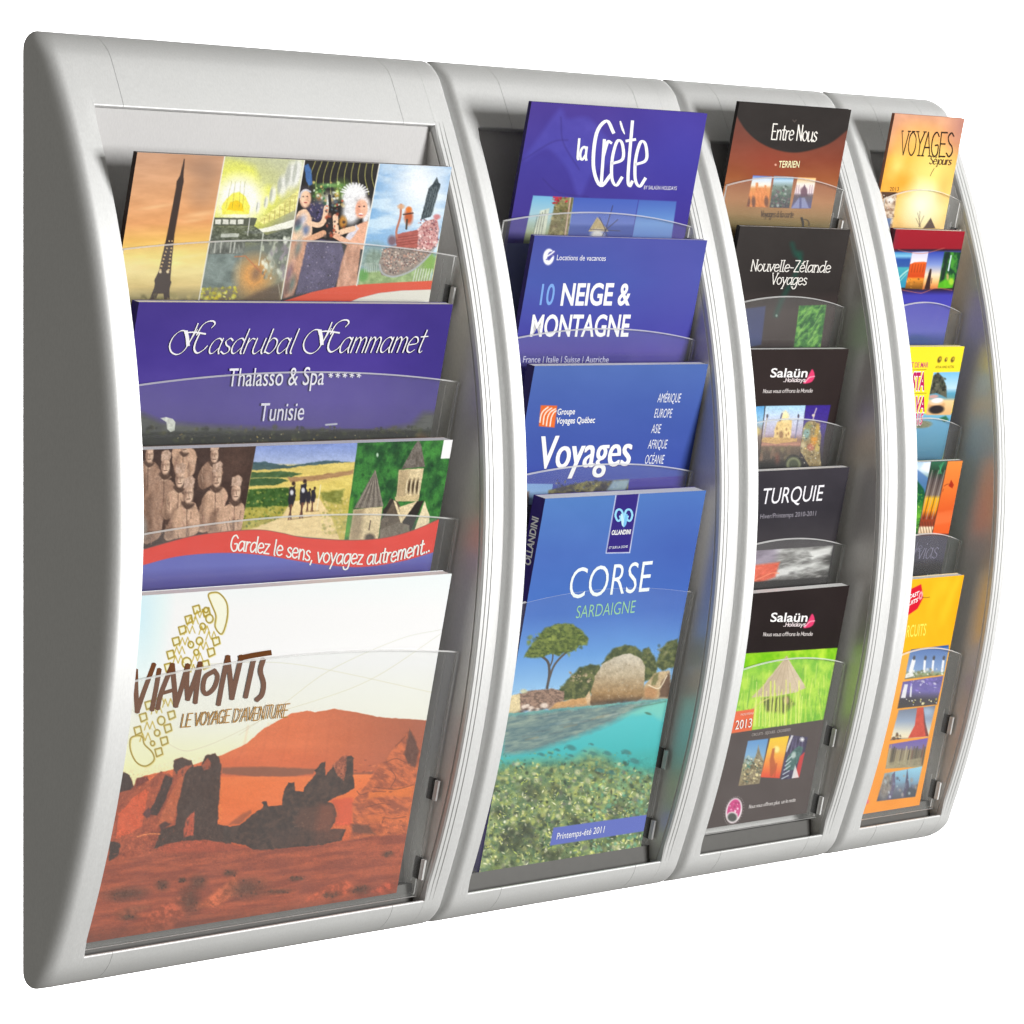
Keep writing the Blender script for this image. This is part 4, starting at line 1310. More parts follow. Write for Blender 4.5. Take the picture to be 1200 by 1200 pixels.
def art_desert(s):
    a, b = Z(0, 640, 3.75), Z(280, 640, 3.75)
    c, d = Z(0, 900, 3.75), Z(280, 880, 3.75)
    s.spine = (225, 228, 230)
    s.fill(vg((670, C(238, 248, 254)), (740, C(250, 254, 255)), (800, C(255, 254, 240)), (850, C(255, 253, 232)), (905, C(254, 244, 190)), (960, C(250, 232, 160))))
    s.ell(165, 720, 22, 70, (196, 232, 250), .7, 0, .9)
    for pts in (b((0, 830), (200, 690), (400, 545), (700, 410), (890, 366)), b((0, 770), (300, 690), (590, 580), (900, 376)), b((-200, 520), (140, 510), (400, 545), (860, 645)),
                a((560, 700), (760, 880), (900, 880), (1200, 740))):
        s.line(pts, .7, (196, 190, 170), .55, True)
    # far dune
    e, g, h, m = Z(130, 860, 6.825), Z(250, 860, 6.825), Z(370, 820, 6.825), Z(110, 960, 2.951)
    s.rough = .5
    dune = b((-420, 1010), (-200, 960), (-80, 920), (30, 870), (110, 800), (230, 735), (300, 722), (335, 729), (420, 714), (520, 730), (610, 750), (860, 768), (860, 1400), (-420, 1400))
    base = noisy(vg((828, C(226, 116, 68)), (870, C(232, 120, 70)), (905, C(226, 110, 64))), 40, 9, .03, 3)

    def slope(X, Y):
        q = np.clip((X - 350) / 140, 0, 1)[..., None]
        return base(X, Y) * (1 - q) + C(178, 96, 66) * q
    s.poly(dune, slope, 1, 1)
    for k in range(9):
        s.line(b((40 + k * 90, 790 - min(k, 3) * 16 + k * 6), (20 + k * 92, 880), (-20 + k * 100, 960)), 2.6, (190, 92, 58), .14, True, 3)
    s.poly(g((70, 268), (420, 262), (820, 280), (800, 318), (600, 346), (300, 340), (66, 318)), (136, 88, 68), .85, 2.5)
    s.poly(h((290, 590), (460, 575), (440, 605), (290, 610)), (110, 72, 60), .7, 2.5)
    s.poly(b((-420, 1022), (0, 1012), (100, 1012), (340, 1012), (560, 1000), (860, 1030), (860, 1400), (-420, 1400)), noisy(vg((905, C(244, 126, 64)), (960, C(240, 118, 58)), (1000, C(190, 84, 52))), 30, 7, .03, 5), 1, 2)
    s.rough = 1.0
    # right-hand crags
    s.poly(h((240, 1300), (300, 980), (290, 820), (420, 660), (460, 600), (515, 510), (570, 470), (640, 362), (722, 268), (752, 222), (800, 330), (830, 400), (1000, 420), (1000, 1300)),
           two((160, 82, 54), (222, 116, 66), 8, 4, 7, .3, .68, 5, .5), .97, 2)
    s.poly(h((752, 226), (800, 330), (826, 410), (795, 545), (745, 520), (706, 440), (724, 360)), noisy((100, 62, 50), 3, 4, .08, 8), .95, 2.5)
    s.poly(h((430, 740), (600, 715), (790, 680), (770, 780), (560, 770), (420, 790)), (236, 124, 54), .8, 3)
    s.poly(h((300, 940), (520, 920), (760, 900), (740, 990), (500, 985)), (228, 118, 60), .6, 4)
    for pts in (((640, 370), (720, 290)), ((560, 500), (640, 470), (720, 500)), ((470, 700), (640, 715), (780, 680)), ((450, 730), (560, 735)), ((530, 990), (550, 945), (620, 950), (720, 935)), ((600, 560), (640, 620), (600, 700)),
                ((400, 860), (520, 830), (600, 840)), ((330, 730), (360, 760), (420, 740))):
        s.line(h(*pts), 1.0, (110, 58, 42), .65, True)
    s.dabs(120, z1(h, 300, 480) + z1(h, 760, 1080), (.6, 2.4), ((140, 70, 48), (240, 140, 84), (120, 60, 46), (206, 104, 62), (232, 122, 70)), 8, .5, (.25, .5), None, (-.5, .2))
    s.poly(h((120, 800), (300, 780), (290, 1000), (150, 1010), (170, 900)), (222, 92, 58), .9, 3)
    s.poly(h((280, 990), (420, 1000), (480, 1080), (300, 1060)), (104, 66, 54), .8, 3)
    # desert floor
    s.poly(m((-200, 420), (-160, 96), (-20, 110), (100, 120), (190, 104), (250, 82), (330, 68), (420, 72), (520, 96), (590, 104), (760, 90), (960, 60), (1200, 40), (1200, 800), (-60, 800)),
           two((150, 74, 54), (184, 92, 62), 34, 5, 9, .35, .7, 5, -.12), 1, 2.5)
    s.poly(m((200, 104), (250, 82), (330, 68), (420, 72), (540, 100), (400, 112), (260, 116)), (184, 84, 58), .7, 4)
    # dark ridge in the centre
    ridge = g((40, 720), (130, 742), (210, 730), (300, 652), (392, 592), (402, 572), (384, 550), (396, 540), (428, 540), (440, 582), (546, 570), (568, 455), (598, 392), (648, 386), (656, 460), (714, 462), (760, 384),
              (822, 322), (808, 292), (868, 224), (895, 224), (892, 332), (928, 300), (990, 222), (1030, 182), (1100, 172), (1124, 196), (1118, 330), (1128, 430), (1060, 480), (990, 500), (912, 542), (960, 560),
              (986, 640), (976, 700), (936, 760), (1060, 762), (1030, 850), (880, 885), (600, 910), (400, 930), (330, 925), (220, 880), (60, 852))
    s.poly(ridge, two((62, 48, 44), (92, 68, 58), 5, 4, 11, .3, .75, 5, -.4), 1, 1.0)
    s.poly(g((120, 725), (230, 640), (300, 608), (300, 640), (210, 720)), (150, 84, 60), .7, 2.5)
    s.poly(g((700, 590), (930, 560), (975, 650), (930, 760), (760, 780), (640, 720)), (104, 70, 58), .75, 5)
    s.dabs(60, z1(g, 640, 600) + z1(g, 950, 800), (.5, 1.4), ((130, 92, 76), (84, 60, 52), (150, 110, 90)), 13, .5, (.4, .8))
    s.poly(g((860, 560), (960, 560), (990, 660), (940, 760), (1040, 770), (1000, 850), (800, 880), (820, 700)), (150, 82, 60), .5, 9)
    s.poly(g((420, 770), (700, 760), (1000, 800), (880, 870), (500, 900)), (84, 60, 52), .5, 5)
    s.poly(h((136, 520), (208, 452), (250, 440), (244, 560), (222, 650), (172, 600)), two((150, 80, 58), (196, 112, 80), 2, 3, 16), .95, 1.6)
    s.dabs(26, z1(h, 160, 470) + z1(h, 240, 620), (.4, 1.0), ((84, 54, 46), (120, 66, 50)), 17, .7)
    # left towers
    s.poly(e((-80, 1010), (-60, 700), (60, 330), (100, 302), (150, 330), (182, 414), (214, 350), (288, 340), (310, 372), (398, 296), (432, 322), (460, 310), (492, 340), (506, 220), (520, 200), (572, 186), (640, 216), (662, 260),
             (722, 250), (756, 172), (832, 156), (862, 192), (882, 256), (866, 480), (852, 720), (900, 745), (900, 860), (740, 842), (560, 852), (440, 878), (340, 930), (200, 975), (60, 1010)),
           two((150, 72, 50), (186, 92, 60), 4, 6, 15, .3, .7, 5, .7), 1, 1.0)
    for pts, col in ((((40, 840), (62, 640), (180, 510), (272, 440), (302, 462), (266, 650), (252, 740), (150, 800)), (222, 96, 56)),
                     (((300, 640), (340, 560), (400, 430), (420, 360), (440, 330), (500, 350), (472, 440), (420, 560), (372, 650)), (66, 50, 46)),
                     (((250, 640), (300, 590), (330, 620), (290, 680)), (92, 56, 56)),
                     (((366, 740), (440, 560), (500, 430), (556, 336), (600, 270), (570, 420), (545, 520), (500, 700)), (196, 102, 64)),
                     (((504, 214), (572, 186), (640, 216), (662, 260), (722, 250), (756, 172), (832, 156), (864, 192), (882, 256), (866, 480), (852, 720), (960, 760), (960, 880), (740, 846), (560, 856), (440, 882), (346, 920),
                       (372, 840), (402, 762), (520, 728), (532, 560), (572, 430), (584, 330), (552, 300), (520, 320), (500, 280)), (70, 54, 48)),
                     (((722, 252), (778, 192), (800, 230), (788, 276), (742, 292)), (170, 84, 58)), (((528, 300), (600, 256), (650, 250), (580, 330), (545, 350)), (186, 92, 62)),
                     (((600, 680), (668, 612), (660, 810), (576, 826)), (206, 92, 62)), (((60, 330), (104, 302), (150, 330), (182, 418), (160, 446), (60, 470)), (60, 46, 44)),
                     (((210, 352), (290, 340), (302, 372), (250, 400), (196, 424)), (120, 58, 48)), (((-10, 860), (70, 870), (78, 900), (50, 980), (-20, 1020)), (64, 50, 46)),
                     (((384, 730), (430, 700), (480, 716), (400, 780)), (84, 56, 52))):
        s.poly(e(*pts), noisy(col, 4, 5, .05, len(pts)), .93, 1.6)
    s.line(e((210, 822), (300, 800), (390, 800)), 1.6, (240, 140, 84), .85, True)
    s.dabs(120, z1(e, 60, 300) + z1(e, 520, 930), (.5, 1.8), ((206, 104, 68), (120, 62, 48), (160, 80, 56), (226, 128, 84)), 18, .4, (.25, .5), None, (1.9, 2.4))
    s.dabs(90, z1(e, 560, 260) + z1(e, 860, 830), (.5, 1.6), ((58, 44, 42), (88, 66, 58), (100, 74, 60)), 28, .45, (1.2, 2.2), None, (-.2, .3))
    # boulders and scrub in front
    s.dabs(260, (105, 1000, 475, 1085), (.6, 3.2), ((176, 88, 62), (130, 66, 52), (196, 104, 72), (150, 84, 60)), 23, .3, (.15, .3), None, (-.3, 0))
    for pts, col in ((((150, 390), (200, 320), (250, 290), (300, 262), (334, 256), (312, 330), (250, 392)), (214, 104, 70)), (((350, 312), (420, 250), (492, 198), (508, 250), (430, 300)), (236, 122, 78)),
                     (((730, 280), (790, 240), (870, 208), (905, 236), (850, 272)), (228, 108, 70)), (((960, 250), (1020, 214), (1050, 236), (1000, 262)), (216, 96, 64)), (((60, 330), (130, 300), (200, 300), (120, 340)), (166, 92, 64))):
        s.poly(m(*pts), two(col, tuple(q * .72 for q in col), 5, 4, 25), .85, 4)
    for x, y, rx, ry in ((110, 258, 60, 20), (236, 228, 20, 16), (306, 210, 12, 8), (360, 218, 26, 22), (472, 186, 20, 10), (530, 240, 60, 30), (330, 280, 30, 40), (120, 340, 30, 8), (700, 205, 22, 7), (1016, 120, 16, 9), (920, 244, 30, 14),
                         (820, 262, 30, 10), (640, 250, 40, 8)):
        s.ell(*z1(m, x, y), rx / 2.95, ry / 2.95, noisy((82, 56, 44), 2, 2, .1, 5), .72, -.1, .7)
        s.dabs(10, (z1(m, x, y)[0] - rx / 3.2, z1(m, x, y)[1] - ry / 3, z1(m, x, y)[0] + rx / 3.2, z1(m, x, y)[1] + ry / 3), (.5, 1.5), ((70, 50, 40), (104, 76, 58), (56, 42, 36)), int(x), .6)
    s.dabs(200, (105, 1020, 475, 1104), (.4, 1.2), ((112, 62, 50), (206, 110, 76), (92, 58, 48), (190, 100, 70)), 24, .45, (.3, .7))
    s.poly([(60, 1096), (300, 1066), (480, 1044), (480, 1200), (60, 1200)], (96, 58, 46), .35, 12)
    s.rough = 0
    s.grain(dune, .04, 1.1)
    s.grain(e((60, 300), (870, 150), (900, 860), (0, 1000)), .1, 1.1)
    s.grain([(90, 975), (490, 960), (480, 1110), (90, 1110)], .1, 1.1)
    # boot print
    ol, fl = (158, 132, 34), (250, 244, 190)

    def shape(pts, w=1.0, cl=True, smooth=True):
        P = a(*pts)
        P = curve(P, 5, True) if smooth else P + [P[0]]
        if smooth:
            P = P + [P[0]]
        s.poly(P, (254, 249, 205), .6)
        s.line([(x + .7, y + .8) for x, y in P], 1.8, (220, 200, 100), .6)
        s.line(P, w + .55, ol, .95)
    shape([(915, 215), (935, 203), (965, 208), (996, 250), (998, 315), (975, 385), (945, 355), (948, 305), (930, 258)])
    shape([(572, 850), (574, 900), (600, 950), (640, 966), (676, 940), (668, 905), (634, 870), (624, 836), (592, 834)])
    lug = lambda x, y, q: shape([(x - 16, y - 12), (x + 12, y - 20), (x + 18, y + 8), (x - 8, y + 20)][:q + 1] if q < 3 else [(x - 16, y - 12), (x + 12, y - 20), (x + 18, y + 8), (x - 8, y + 20)], 1, True, False)
    for x, y in ((862, 278), (828, 322), (800, 368), (772, 418), (748, 476), (738, 532), (948, 418), (926, 466), (902, 520), (652, 698), (628, 752), (604, 810), (752, 742), (736, 800), (720, 856), (696, 905), (905, 290)):
        lug(x, y, 3)
    for x, y, r in ((890, 352, 12), (920, 318, 16), (838, 432, 12), (876, 416, 14), (820, 512, 20), (862, 466, 11), (708, 766, 16), (690, 820, 12), (670, 866, 9), (905, 280, 10)):
        shape([(x + r * math.cos(t), y + r * 1.15 * math.sin(t)) for t in [k * math.pi / 4 for k in range(8)]])
    for x, y in ((835, 370), (930, 395), (785, 500), (895, 440), (690, 720), (660, 790), (880, 300), (850, 330), (815, 420), (870, 490), (900, 370), (790, 460), (840, 540), (700, 680), (640, 840), (740, 690)):
        s.line(a((x - 26, y + 18), (x - 14, y - 18), (x - 2, y + 14), (x + 10, y - 20), (x + 22, y + 12)), 1.2, (190, 160, 40), .9)
    # title
    v = Z(145, 740, 5.46)
    for pts, w in ((((75, 250), (78, 380), (86, 510)), 4.6), (((86, 510), (130, 380), (192, 212)), 4.4), (((226, 246), (205, 370), (180, 498)), 4.4), (((216, 490), (240, 390), (310, 214)), 4.4), (((310, 214), (322, 340), (332, 474)), 4.6),
                   (((246, 394), (322, 372)), 3.4), (((332, 474), (372, 350), (408, 216)), 4.4), (((408, 216), (402, 330), (408, 430)), 4.4), (((408, 430), (450, 320), (488, 204)), 4.4), (((488, 204), (470, 330), (456, 450)), 4.4),
                   (((580, 250), (520, 290), (506, 370), (530, 398), (576, 360), (598, 290), (580, 252)), 4.2), (((604, 462), (632, 310), (664, 162)), 4.4), (((664, 162), (680, 300), (690, 424)), 4.4), (((690, 424), (720, 290), (750, 160)), 4.4),
                   (((826, 190), (800, 310), (778, 414)), 4.4), (((890, 180), (872, 250), (892, 330), (882, 400), (850, 434)), 4.4)):
        s.stroke(v(*pts), w * 1.28, (112, 66, 36))
        for q in (v(pts[0])[0], v(pts[-1])[0]):      # rounded brush ends
            s.add_ink([(q[0] + w * .62 * math.cos(k * .7854), q[1] + w * .62 * math.sin(k * .7854)) for k in range(8)], [tuple(range(8))], (112, 66, 36))
    s.stroke(v((742, 168), (830, 150), (932, 134)), 6.2, (104, 58, 14))
    for w, col in ((1.3, (176, 124, 16)),):
        s.pen("LE VOYAGE D'AVENTURE", [(210.5, 852.4), (336, 839.2)], (3.0, -15.5), w, col, None, jig=.3)


# ------------------------------------------------------------------ second rack: tall blue brochures
def art_crete(s):
    a = Z(540, 60, 3.75)
    s.spine = (44, 30, 100)
    s.fill(noisy(vg((115, C(66, 44, 140)), (190, C(60, 50, 150)), (300, C(54, 36, 128))), 50, 50, .03, 2))
    s.ell(800, 170, 50, 80, (62, 58, 168), .5, 0, .9)
    s.poly(a((280, 480), (340, 380), (425, 262), (450, 262), (470, 296), (560, 292), (640, 380), (700, 460), (580, 540), (520, 640), (470, 520), (380, 430)), noisy((84, 84, 190), 10, 10, .05, 3), .42, 6, True)
    for pts in (((270, 480), (400, 400), (470, 390)), ((440, 290), (450, 400), (520, 520)), ((360, 560), (430, 620), (560, 640)), ((480, 640), (470, 690), (550, 720))):
        s.line(a(*pts), 1.6, (48, 34, 118), .5, True, 2)
    s.setclip(a((318, 634), (497, 643), (466, 900), (262, 900)))
    s.fill(vg((228, C(110, 176, 216)), (255, C(170, 200, 206)), (275, C(150, 160, 120))))
    s.poly(a((420, 640), (497, 643), (460, 860), (370, 860)), noisy((120, 110, 66), 3, 3, .18, 5), .95, 2)
    s.poly(a((350, 700), (390, 690), (360, 860), (300, 860)), noisy((206, 210, 190), 3, 6, .1, 6), .9, 1.5)
    for k in range(4):
        s.line(a((372 - k * 12, 700 + k * 8), (345 - k * 12, 850)), .8, (90, 96, 90), .7)
    s.dabs(50, z1(a, 400, 640) + z1(a, 480, 820), (.6, 2), ((70, 84, 40), (150, 140, 80), (190, 176, 130), (110, 90, 60)), 7, .7)
    s.dabs(16, z1(a, 405, 638) + z1(a, 470, 668), (1, 2.2), ((206, 30, 60), (170, 20, 50)), 8, .95)
    s.line(a((482, 645), (455, 830)), 1.6, (226, 190, 180), .7)
    s.setclip(a((499, 643), (780, 652), (736, 900), (455, 900)))
    s.fill(vg((232, C(64, 92, 180)), (262, C(96, 116, 190)), (266, C(62, 84, 160)), (285, C(54, 66, 146))))
    s.poly(a((600, 728), (650, 792), (560, 792)), noisy((186, 166, 120), 2, 2, .1, 4), 1)
    s.ell(*z1(a, 600, 810), 8, 7, (216, 212, 206), .97)
    for x, y in ((668, 678), (600, 850), (700, 790), (568, 782), (690, 740), (610, 730), (652, 860)):
        s.line(a((636, 786), (x, y)), .8, (52, 44, 60), .9)
    s.setclip(a((783, 653), (948, 660), (915, 900), (738, 900)))
    s.fill(vg((232, C(66, 96, 180)), (252, C(90, 130, 196)), (262, C(110, 150, 206)), (272, C(100, 136, 196)), (300, C(60, 80, 160))))
    s.setclip(None)
    s.pen('C', [(691, 217), (716, 218)], (4.5, -76), 4.2, W, (0.2, .7))
    s.pen('rete', [(702, 216.4), (757, 218.6)], (5.5, -84), 3.7, W, (0.25, .7))
    s.stroke(a((700, 308), (708, 336), (719, 364)), 2.6, W, None, True, True)
    s.pen('la', [(675, 186.6), (687.5, 187.4)], (1.8, -24), 2.8, W)
    s.type('BY SALA\u00dcN HOLIDAYS', z1(a, 803, 606), z1(a, 947, 610), (.6, -4.2), (232, 230, 244))


def art_snow(s):
    a, b = Z(540, 60, 3.75), Z(540, 340, 3.75)
    s.spine = (58, 46, 120)
    s.fill(noisy(vg((275, C(70, 78, 160)), (330, C(64, 82, 166)), (390, C(66, 66, 160)), (412, C(70, 56, 156)), (418, C(46, 34, 134)), (440, C(44, 32, 128))), 70, 40, .025, 4))
    s.ell(800, 330, 50, 50, (86, 78, 166), .5, 0, .9)
    s.poly([(740, 412), (800, 412), (790, 440), (735, 440)], (84, 70, 160), .3, 6)
    for w, c in ((4.6, (246, 246, 252)),):
        q = z1(a, 386, 904)
        s.ell(q[0], q[1], 6.4, 9.6, c, 1, .12, .1)
        s.poly(a((392, 884), (420, 872), (420, 900), (396, 896)), (76, 78, 162), 1)
        s.ell(q[0] + 1.2, q[1] - 1, 2.6, 5.2, (76, 78, 162), 1, .3, .2)
        s.line(a((372, 906), (398, 890), (410, 880)), 1.6, c, 1, True)
        s.line(a((376, 916), (396, 906), (404, 900)), 1.2, (76, 78, 162), 1, True)
    s.type('Locations de vacances', z1(a, 421, 918), z1(a, 636, 921), (.9, -6.2), (240, 240, 250))
    s.type('10', z1(a, 345, 1114), z1(a, 405, 1114), (3.4, -24), (124, 168, 232), .01)
    s.type('NEIGE &', z1(a, 437, 1115), z1(a, 742, 1114), (3.4, -24.5), W, .025)
    s.type('MONTAGNE', z1(b, 303, 202), z1(b, 735, 202), (3.4, -24.5), W, .02)
    s.type('France | Italie | Suisse | Autriche', z1(b, 272, 318), z1(b, 648, 318), (1.1, -7.4), (206, 206, 234))


def art_groupe(s):
    a = Z(540, 340, 3.75)
    s.spine = (52, 44, 110)
    s.fill(noisy(vg((425, C(74, 104, 174)), (480, C(66, 92, 170)), (540, C(58, 80, 164)), (585, C(54, 66, 160))), 70, 40, .02, 4))
    s.setclip(a((260, 830), (1000, 815), (960, 1200), (240, 1200)))
    s.poly(a((240, 850), (405, 852), (385, 1000), (240, 1000)), vg((566, C(120, 158, 212)), (585, C(146, 184, 220))), 1)
    s.poly(a((385, 880), (480, 855), (560, 840), (640, 838), (740, 830), (735, 1000), (380, 1000)), two((60, 56, 60), (128, 122, 70), 6, 4, 5), 1, 2)
    s.dabs(60, z1(a, 400, 835) + z1(a, 735, 900), (.6, 2), ((40, 40, 56), (120, 116, 70), (170, 160, 120), (60, 70, 110)), 6, .7)
    s.poly(a((670, 838), (745, 832), (720, 890), (640, 880)), (150, 180, 206), .8, 3)
    s.poly(a((742, 830), (990, 815), (960, 1000), (715, 1000)), (58, 46, 150), 1)
    s.poly(a((240, 890), (300, 885), (295, 1000), (240, 1000)), (110, 66, 44), .9, 3)
    s.setclip(None)
    s.poly(a((352, 506), (424, 508), (412, 604), (343, 598)), noisy((230, 106, 40), 8, 8, .04, 2), 1)
    for k, pts in enumerate((((362, 590), (366, 556), (378, 534), (400, 518)), ((376, 596), (382, 560), (394, 536), (416, 522)), ((392, 598), (398, 562), (408, 540), (420, 530)), ((348, 580), (352, 552), (362, 532), (384, 514)))):
        s.line(a(*pts), 1.3, (255, 246, 236), 1, True)
    s.type('Groupe', z1(a, 423, 548), z1(a, 500, 545), (1.1, -7), W, .012)
    s.type('Voyages Qu\u00e9bec', z1(a, 417, 587), z1(a, 588, 583), (1.1, -7.2), W, .012)
    s.type('Voyages', z1(a, 332, 789), z1(a, 738, 774), (6.2, -38), (70, 62, 140), 0, fat=1.6)
    s.type('Voyages', z1(a, 330, 785), z1(a, 736, 770), (6.2, -38), W, 0, fat=1.6)
    for t, x0, x1, y in (('AM\u00c9RIQUE', 862, 968, 493), ('EUROPE', 848, 930, 560), ('ASIE', 835, 880, 628), ('AFRIQUE', 820, 908, 696), ('OC\u00c9ANIE', 806, 894, 763)):
        s.type(t, z1(a, x0, y), z1(a, x1 - 6, y), (2.2, -10.4), (226, 230, 246))


def art_corse(s):
    a, c, d = Z(540, 560, 3.75), Z(520, 780, 3.75), Z(600, 700, 5.4545)
    s.spine = (50, 34, 122)
    s.fill(noisy(vg((575, C(82, 128, 194)), (650, C(72, 108, 186)), (720, C(70, 114, 194)), (770, C(106, 160, 222)), (815, C(160, 204, 238)), k=-.05, x0=640), 60, 40, .02, 4))
    s.ell(800, 640, 50, 70, (62, 88, 172), .5, 0, .9)
    s.rough = 1.1
    # stone pine
    can = d((76, 384), (108, 325), (160, 262), (210, 194), (300, 166), (385, 170), (446, 208), (488, 266), (474, 306), (430, 306), (380, 350), (330, 352), (300, 376), (245, 360), (200, 386), (150, 386))
    s.line(d((224, 580), (238, 490), (230, 415), (190, 375)), 3.0, (84, 78, 74), 1, True)
    s.line(d((232, 540), (262, 450), (300, 395), (360, 340)), 2.4, (92, 86, 82), 1, True)
    s.line(d((238, 450), (258, 400), (262, 350)), 1.6, (84, 78, 74), 1, True)
    s.poly(can, two((66, 84, 36), (122, 136, 62), 3, 2, 7, .3, .7), 1, 2.2)
    s.dabs(150, z1(d, 90, 180) + z1(d, 470, 370), (.8, 2.6), ((64, 82, 32), (146, 158, 74), (104, 122, 50), (86, 104, 44)), 8, .55,
           within=lambda x, y: ((x - 652) / 34) ** 2 + ((y - 752) / 19) ** 2 < 1)
    # shrubs
    for sd, pts in enumerate((((570, 430), (610, 370), (650, 325), (720, 302), (790, 312), (835, 350), (830, 420), (600, 440)), ((820, 400), (838, 330), (870, 322), (905, 370), (930, 440), (920, 520), (830, 540)),
                    ((915, 430), (945, 340), (990, 285), (1060, 265), (1080, 430), (960, 470)), ((300, 590), (360, 520), (430, 450), (500, 428), (560, 432), (580, 480), (520, 600), (470, 650), (300, 660)))):
        s.poly(d(*pts), two((64, 76, 44), (112, 118, 70), 4, 4, 3 + sd, .3, .7), 1, 2.4)
    s.dabs(170, z1(d, 300, 300) + z1(d, 1060, 620), (.8, 2.4), ((60, 72, 40), (120, 124, 74), (92, 98, 60), (150, 140, 104)), 9, .5,
           within=lambda x, y: (y - 700) * 5.45 > 560 - ((x - 600) * 5.45 - 300) * .42 and (x - 600) * 5.45 < 1040)
    s.dabs(30, z1(d, 370, 470) + z1(d, 520, 540), (.7, 1.6), ((196, 176, 146), (170, 150, 120)), 10, .7)
    # rocks
    s.poly(d((-20, 650), (50, 612), (130, 595), (260, 585), (335, 600), (330, 660), (230, 710), (0, 720)), two((120, 98, 86), (166, 136, 118), 3, 2, 11), 1, 1.6)
    s.poly(d((-30, 640), (48, 615), (56, 750), (-30, 770)), noisy((226, 208, 164), 4, 4, .06, 12), 1, 1.4)
    s.ell(*z1(d, 75, 600), 4, 2.6, (206, 204, 170), .9)
    s.poly(d((230, 712), (290, 672), (380, 650), (470, 640), (505, 650), (505, 700), (240, 724)), noisy((206, 160, 108), 6, 3, .08, 13), 1, 1.5)
    for x, y, r in ((80, 700, 20), (120, 712, 22), (205, 692, 24), (160, 718, 16), (100, 690, 12)):
        s.ell(*z1(d, x, y), r / 5.45, r * .75 / 5.45, (236, 218, 204), .95, -.2)
    for x, y in ((90, 716), (140, 720), (60, 730), (190, 716), (30, 745)):
        s.ell(*z1(d, x, y), 3, 1.6, (90, 68, 60), .8, -.2, .6)
    s.poly(d((470, 640), (495, 600), (510, 640), (505, 690), (480, 690)), (222, 190, 150), .95, 1.5)
    s.poly(d((828, 660), (850, 560), (905, 490), (960, 470), (1012, 468), (1014, 540), (1000, 650)), noisy((196, 172, 134), 4, 4, .12, 14), 1, 1.6)
    s.poly(d((940, 640), (955, 540), (1010, 480), (1020, 640)), (96, 70, 56), .85, 3)
    s.ell(*z1(d, 885, 610), 9, 8, (186, 140, 96), .95, 0, .3)
    s.poly(d((900, 500), (940, 480), (920, 560), (890, 560)), (100, 106, 60), .7, 2)
    s.line(d((870, 560), (940, 580), (990, 500)), 1.4, (240, 226, 196), .8, True)
    bo = d((505, 692), (508, 600), (540, 490), (600, 412), (690, 372), (752, 360), (818, 388), (846, 440), (846, 530), (830, 648), (700, 668), (570, 690))
    s.poly(bo, noisy(vg((764, C(204, 196, 180)), (790, C(190, 174, 146)), (812, C(166, 134, 92)), (826, C(104, 80, 58))), 4, 4, .09, 15, 5), 1, 1.4, True)
    s.dabs(120, z1(d, 520, 380) + z1(d, 840, 650), (.5, 1.4), ((210, 198, 176), (140, 120, 94), (166, 146, 116)), 16, .3, within=lambda x, y: ((x - 725) / 27) ** 2 + ((y - 797) / 25) ** 2 < 1)
    s.ell(*z1(d, 700, 668), 26, 3.4, (62, 50, 40), .7, -.08, .7)
    # sea, seen half under water
    s.poly(d((-60, 748), (500, 692), (1100, 640), (1100, 2400), (-200, 2400)), vg((815, C(104, 196, 186)), (850, C(84, 196, 200)), (880, C(70, 186, 188)), (910, C(64, 160, 148)), (940, C(80, 140, 110)), k=-.1, x0=700), 1, 1.2)
    s.poly(d((-60, 752), (500, 694), (980, 652), (800, 712), (640, 800), (420, 890), (140, 985), (-60, 1010)), two((96, 116, 122), (156, 164, 150), 12, 3, 18, .25, .8, 5, -.2), .9, 8)
    for k in range(26):
        R = random.Random(k)
        x, y = R.uniform(0, 640), R.uniform(0, 1)
        yy = 775 - x * .12 + y * (190 - x * .22)
        s.line(d((x, yy), (x + 80, yy - 16)), R.uniform(.6, 1.8), R.choice(((190, 196, 184), (90, 104, 108), (160, 140, 106), (120, 150, 160))), .4, False, 2)
    s.poly(d((700, 760), (860, 690), (1000, 655), (960, 790), (880, 740)), (150, 214, 190), .5, 6)
    s.line(d((780, 705), (860, 690), (980, 665)), 1.4, (90, 130, 110), .6, True)
    s.ell(*z1(d, 870, 742), 4, 1.4, (76, 120, 100), .8, .3)
    # reef
    top = c((120, 470), (300, 430), (420, 420), (560, 415), (640, 380), (720, 400), (800, 460), (900, 470))
    s.poly(curve(top, 5) + [(900, 1100), (480, 1100)], two((92, 116, 84), (160, 172, 108), 7, 6, 19, .3, .7, 5), .9, 16)
    pal = ((164, 172, 96), (206, 208, 134), (96, 112, 70), (66, 82, 64), (126, 146, 120), (232, 230, 182), (54, 68, 56), (184, 190, 98), (136, 150, 84), (116, 120, 110))
    s.dabs(1500, (545, 893, 765, 1030), (.9, 3.4), pal, 20, .72, (.35, 1.0), within=lambda x, y: y > 893 + 8 * math.sin(x * .11) + (6 if x > 735 else 0))
    r = Z(550, 850, 4.55)
    for x, y, rx, ry in ((250, 620, 56, 66), (460, 350, 44, 30), (330, 350, 60, 44), (190, 600, 30, 50), (300, 560, 30, 40), (700, 250, 30, 22), (790, 440, 40, 26), (160, 470, 40, 30), (420, 690, 60, 26), (560, 500, 40, 22), (680, 640, 50, 20)):
        s.ell(*z1(r, x, y), rx / 4.55, ry / 4.55, noisy((66, 70, 56), 3, 3, .12, int(x)), .6, .4, .7)
    s.dabs(620, (545, 905, 765, 1030), (.6, 2.6), ((222, 224, 130), (196, 210, 104), (246, 244, 206), (160, 178, 84), (214, 218, 150), (110, 130, 76)), 36, .85, (.2, .4))
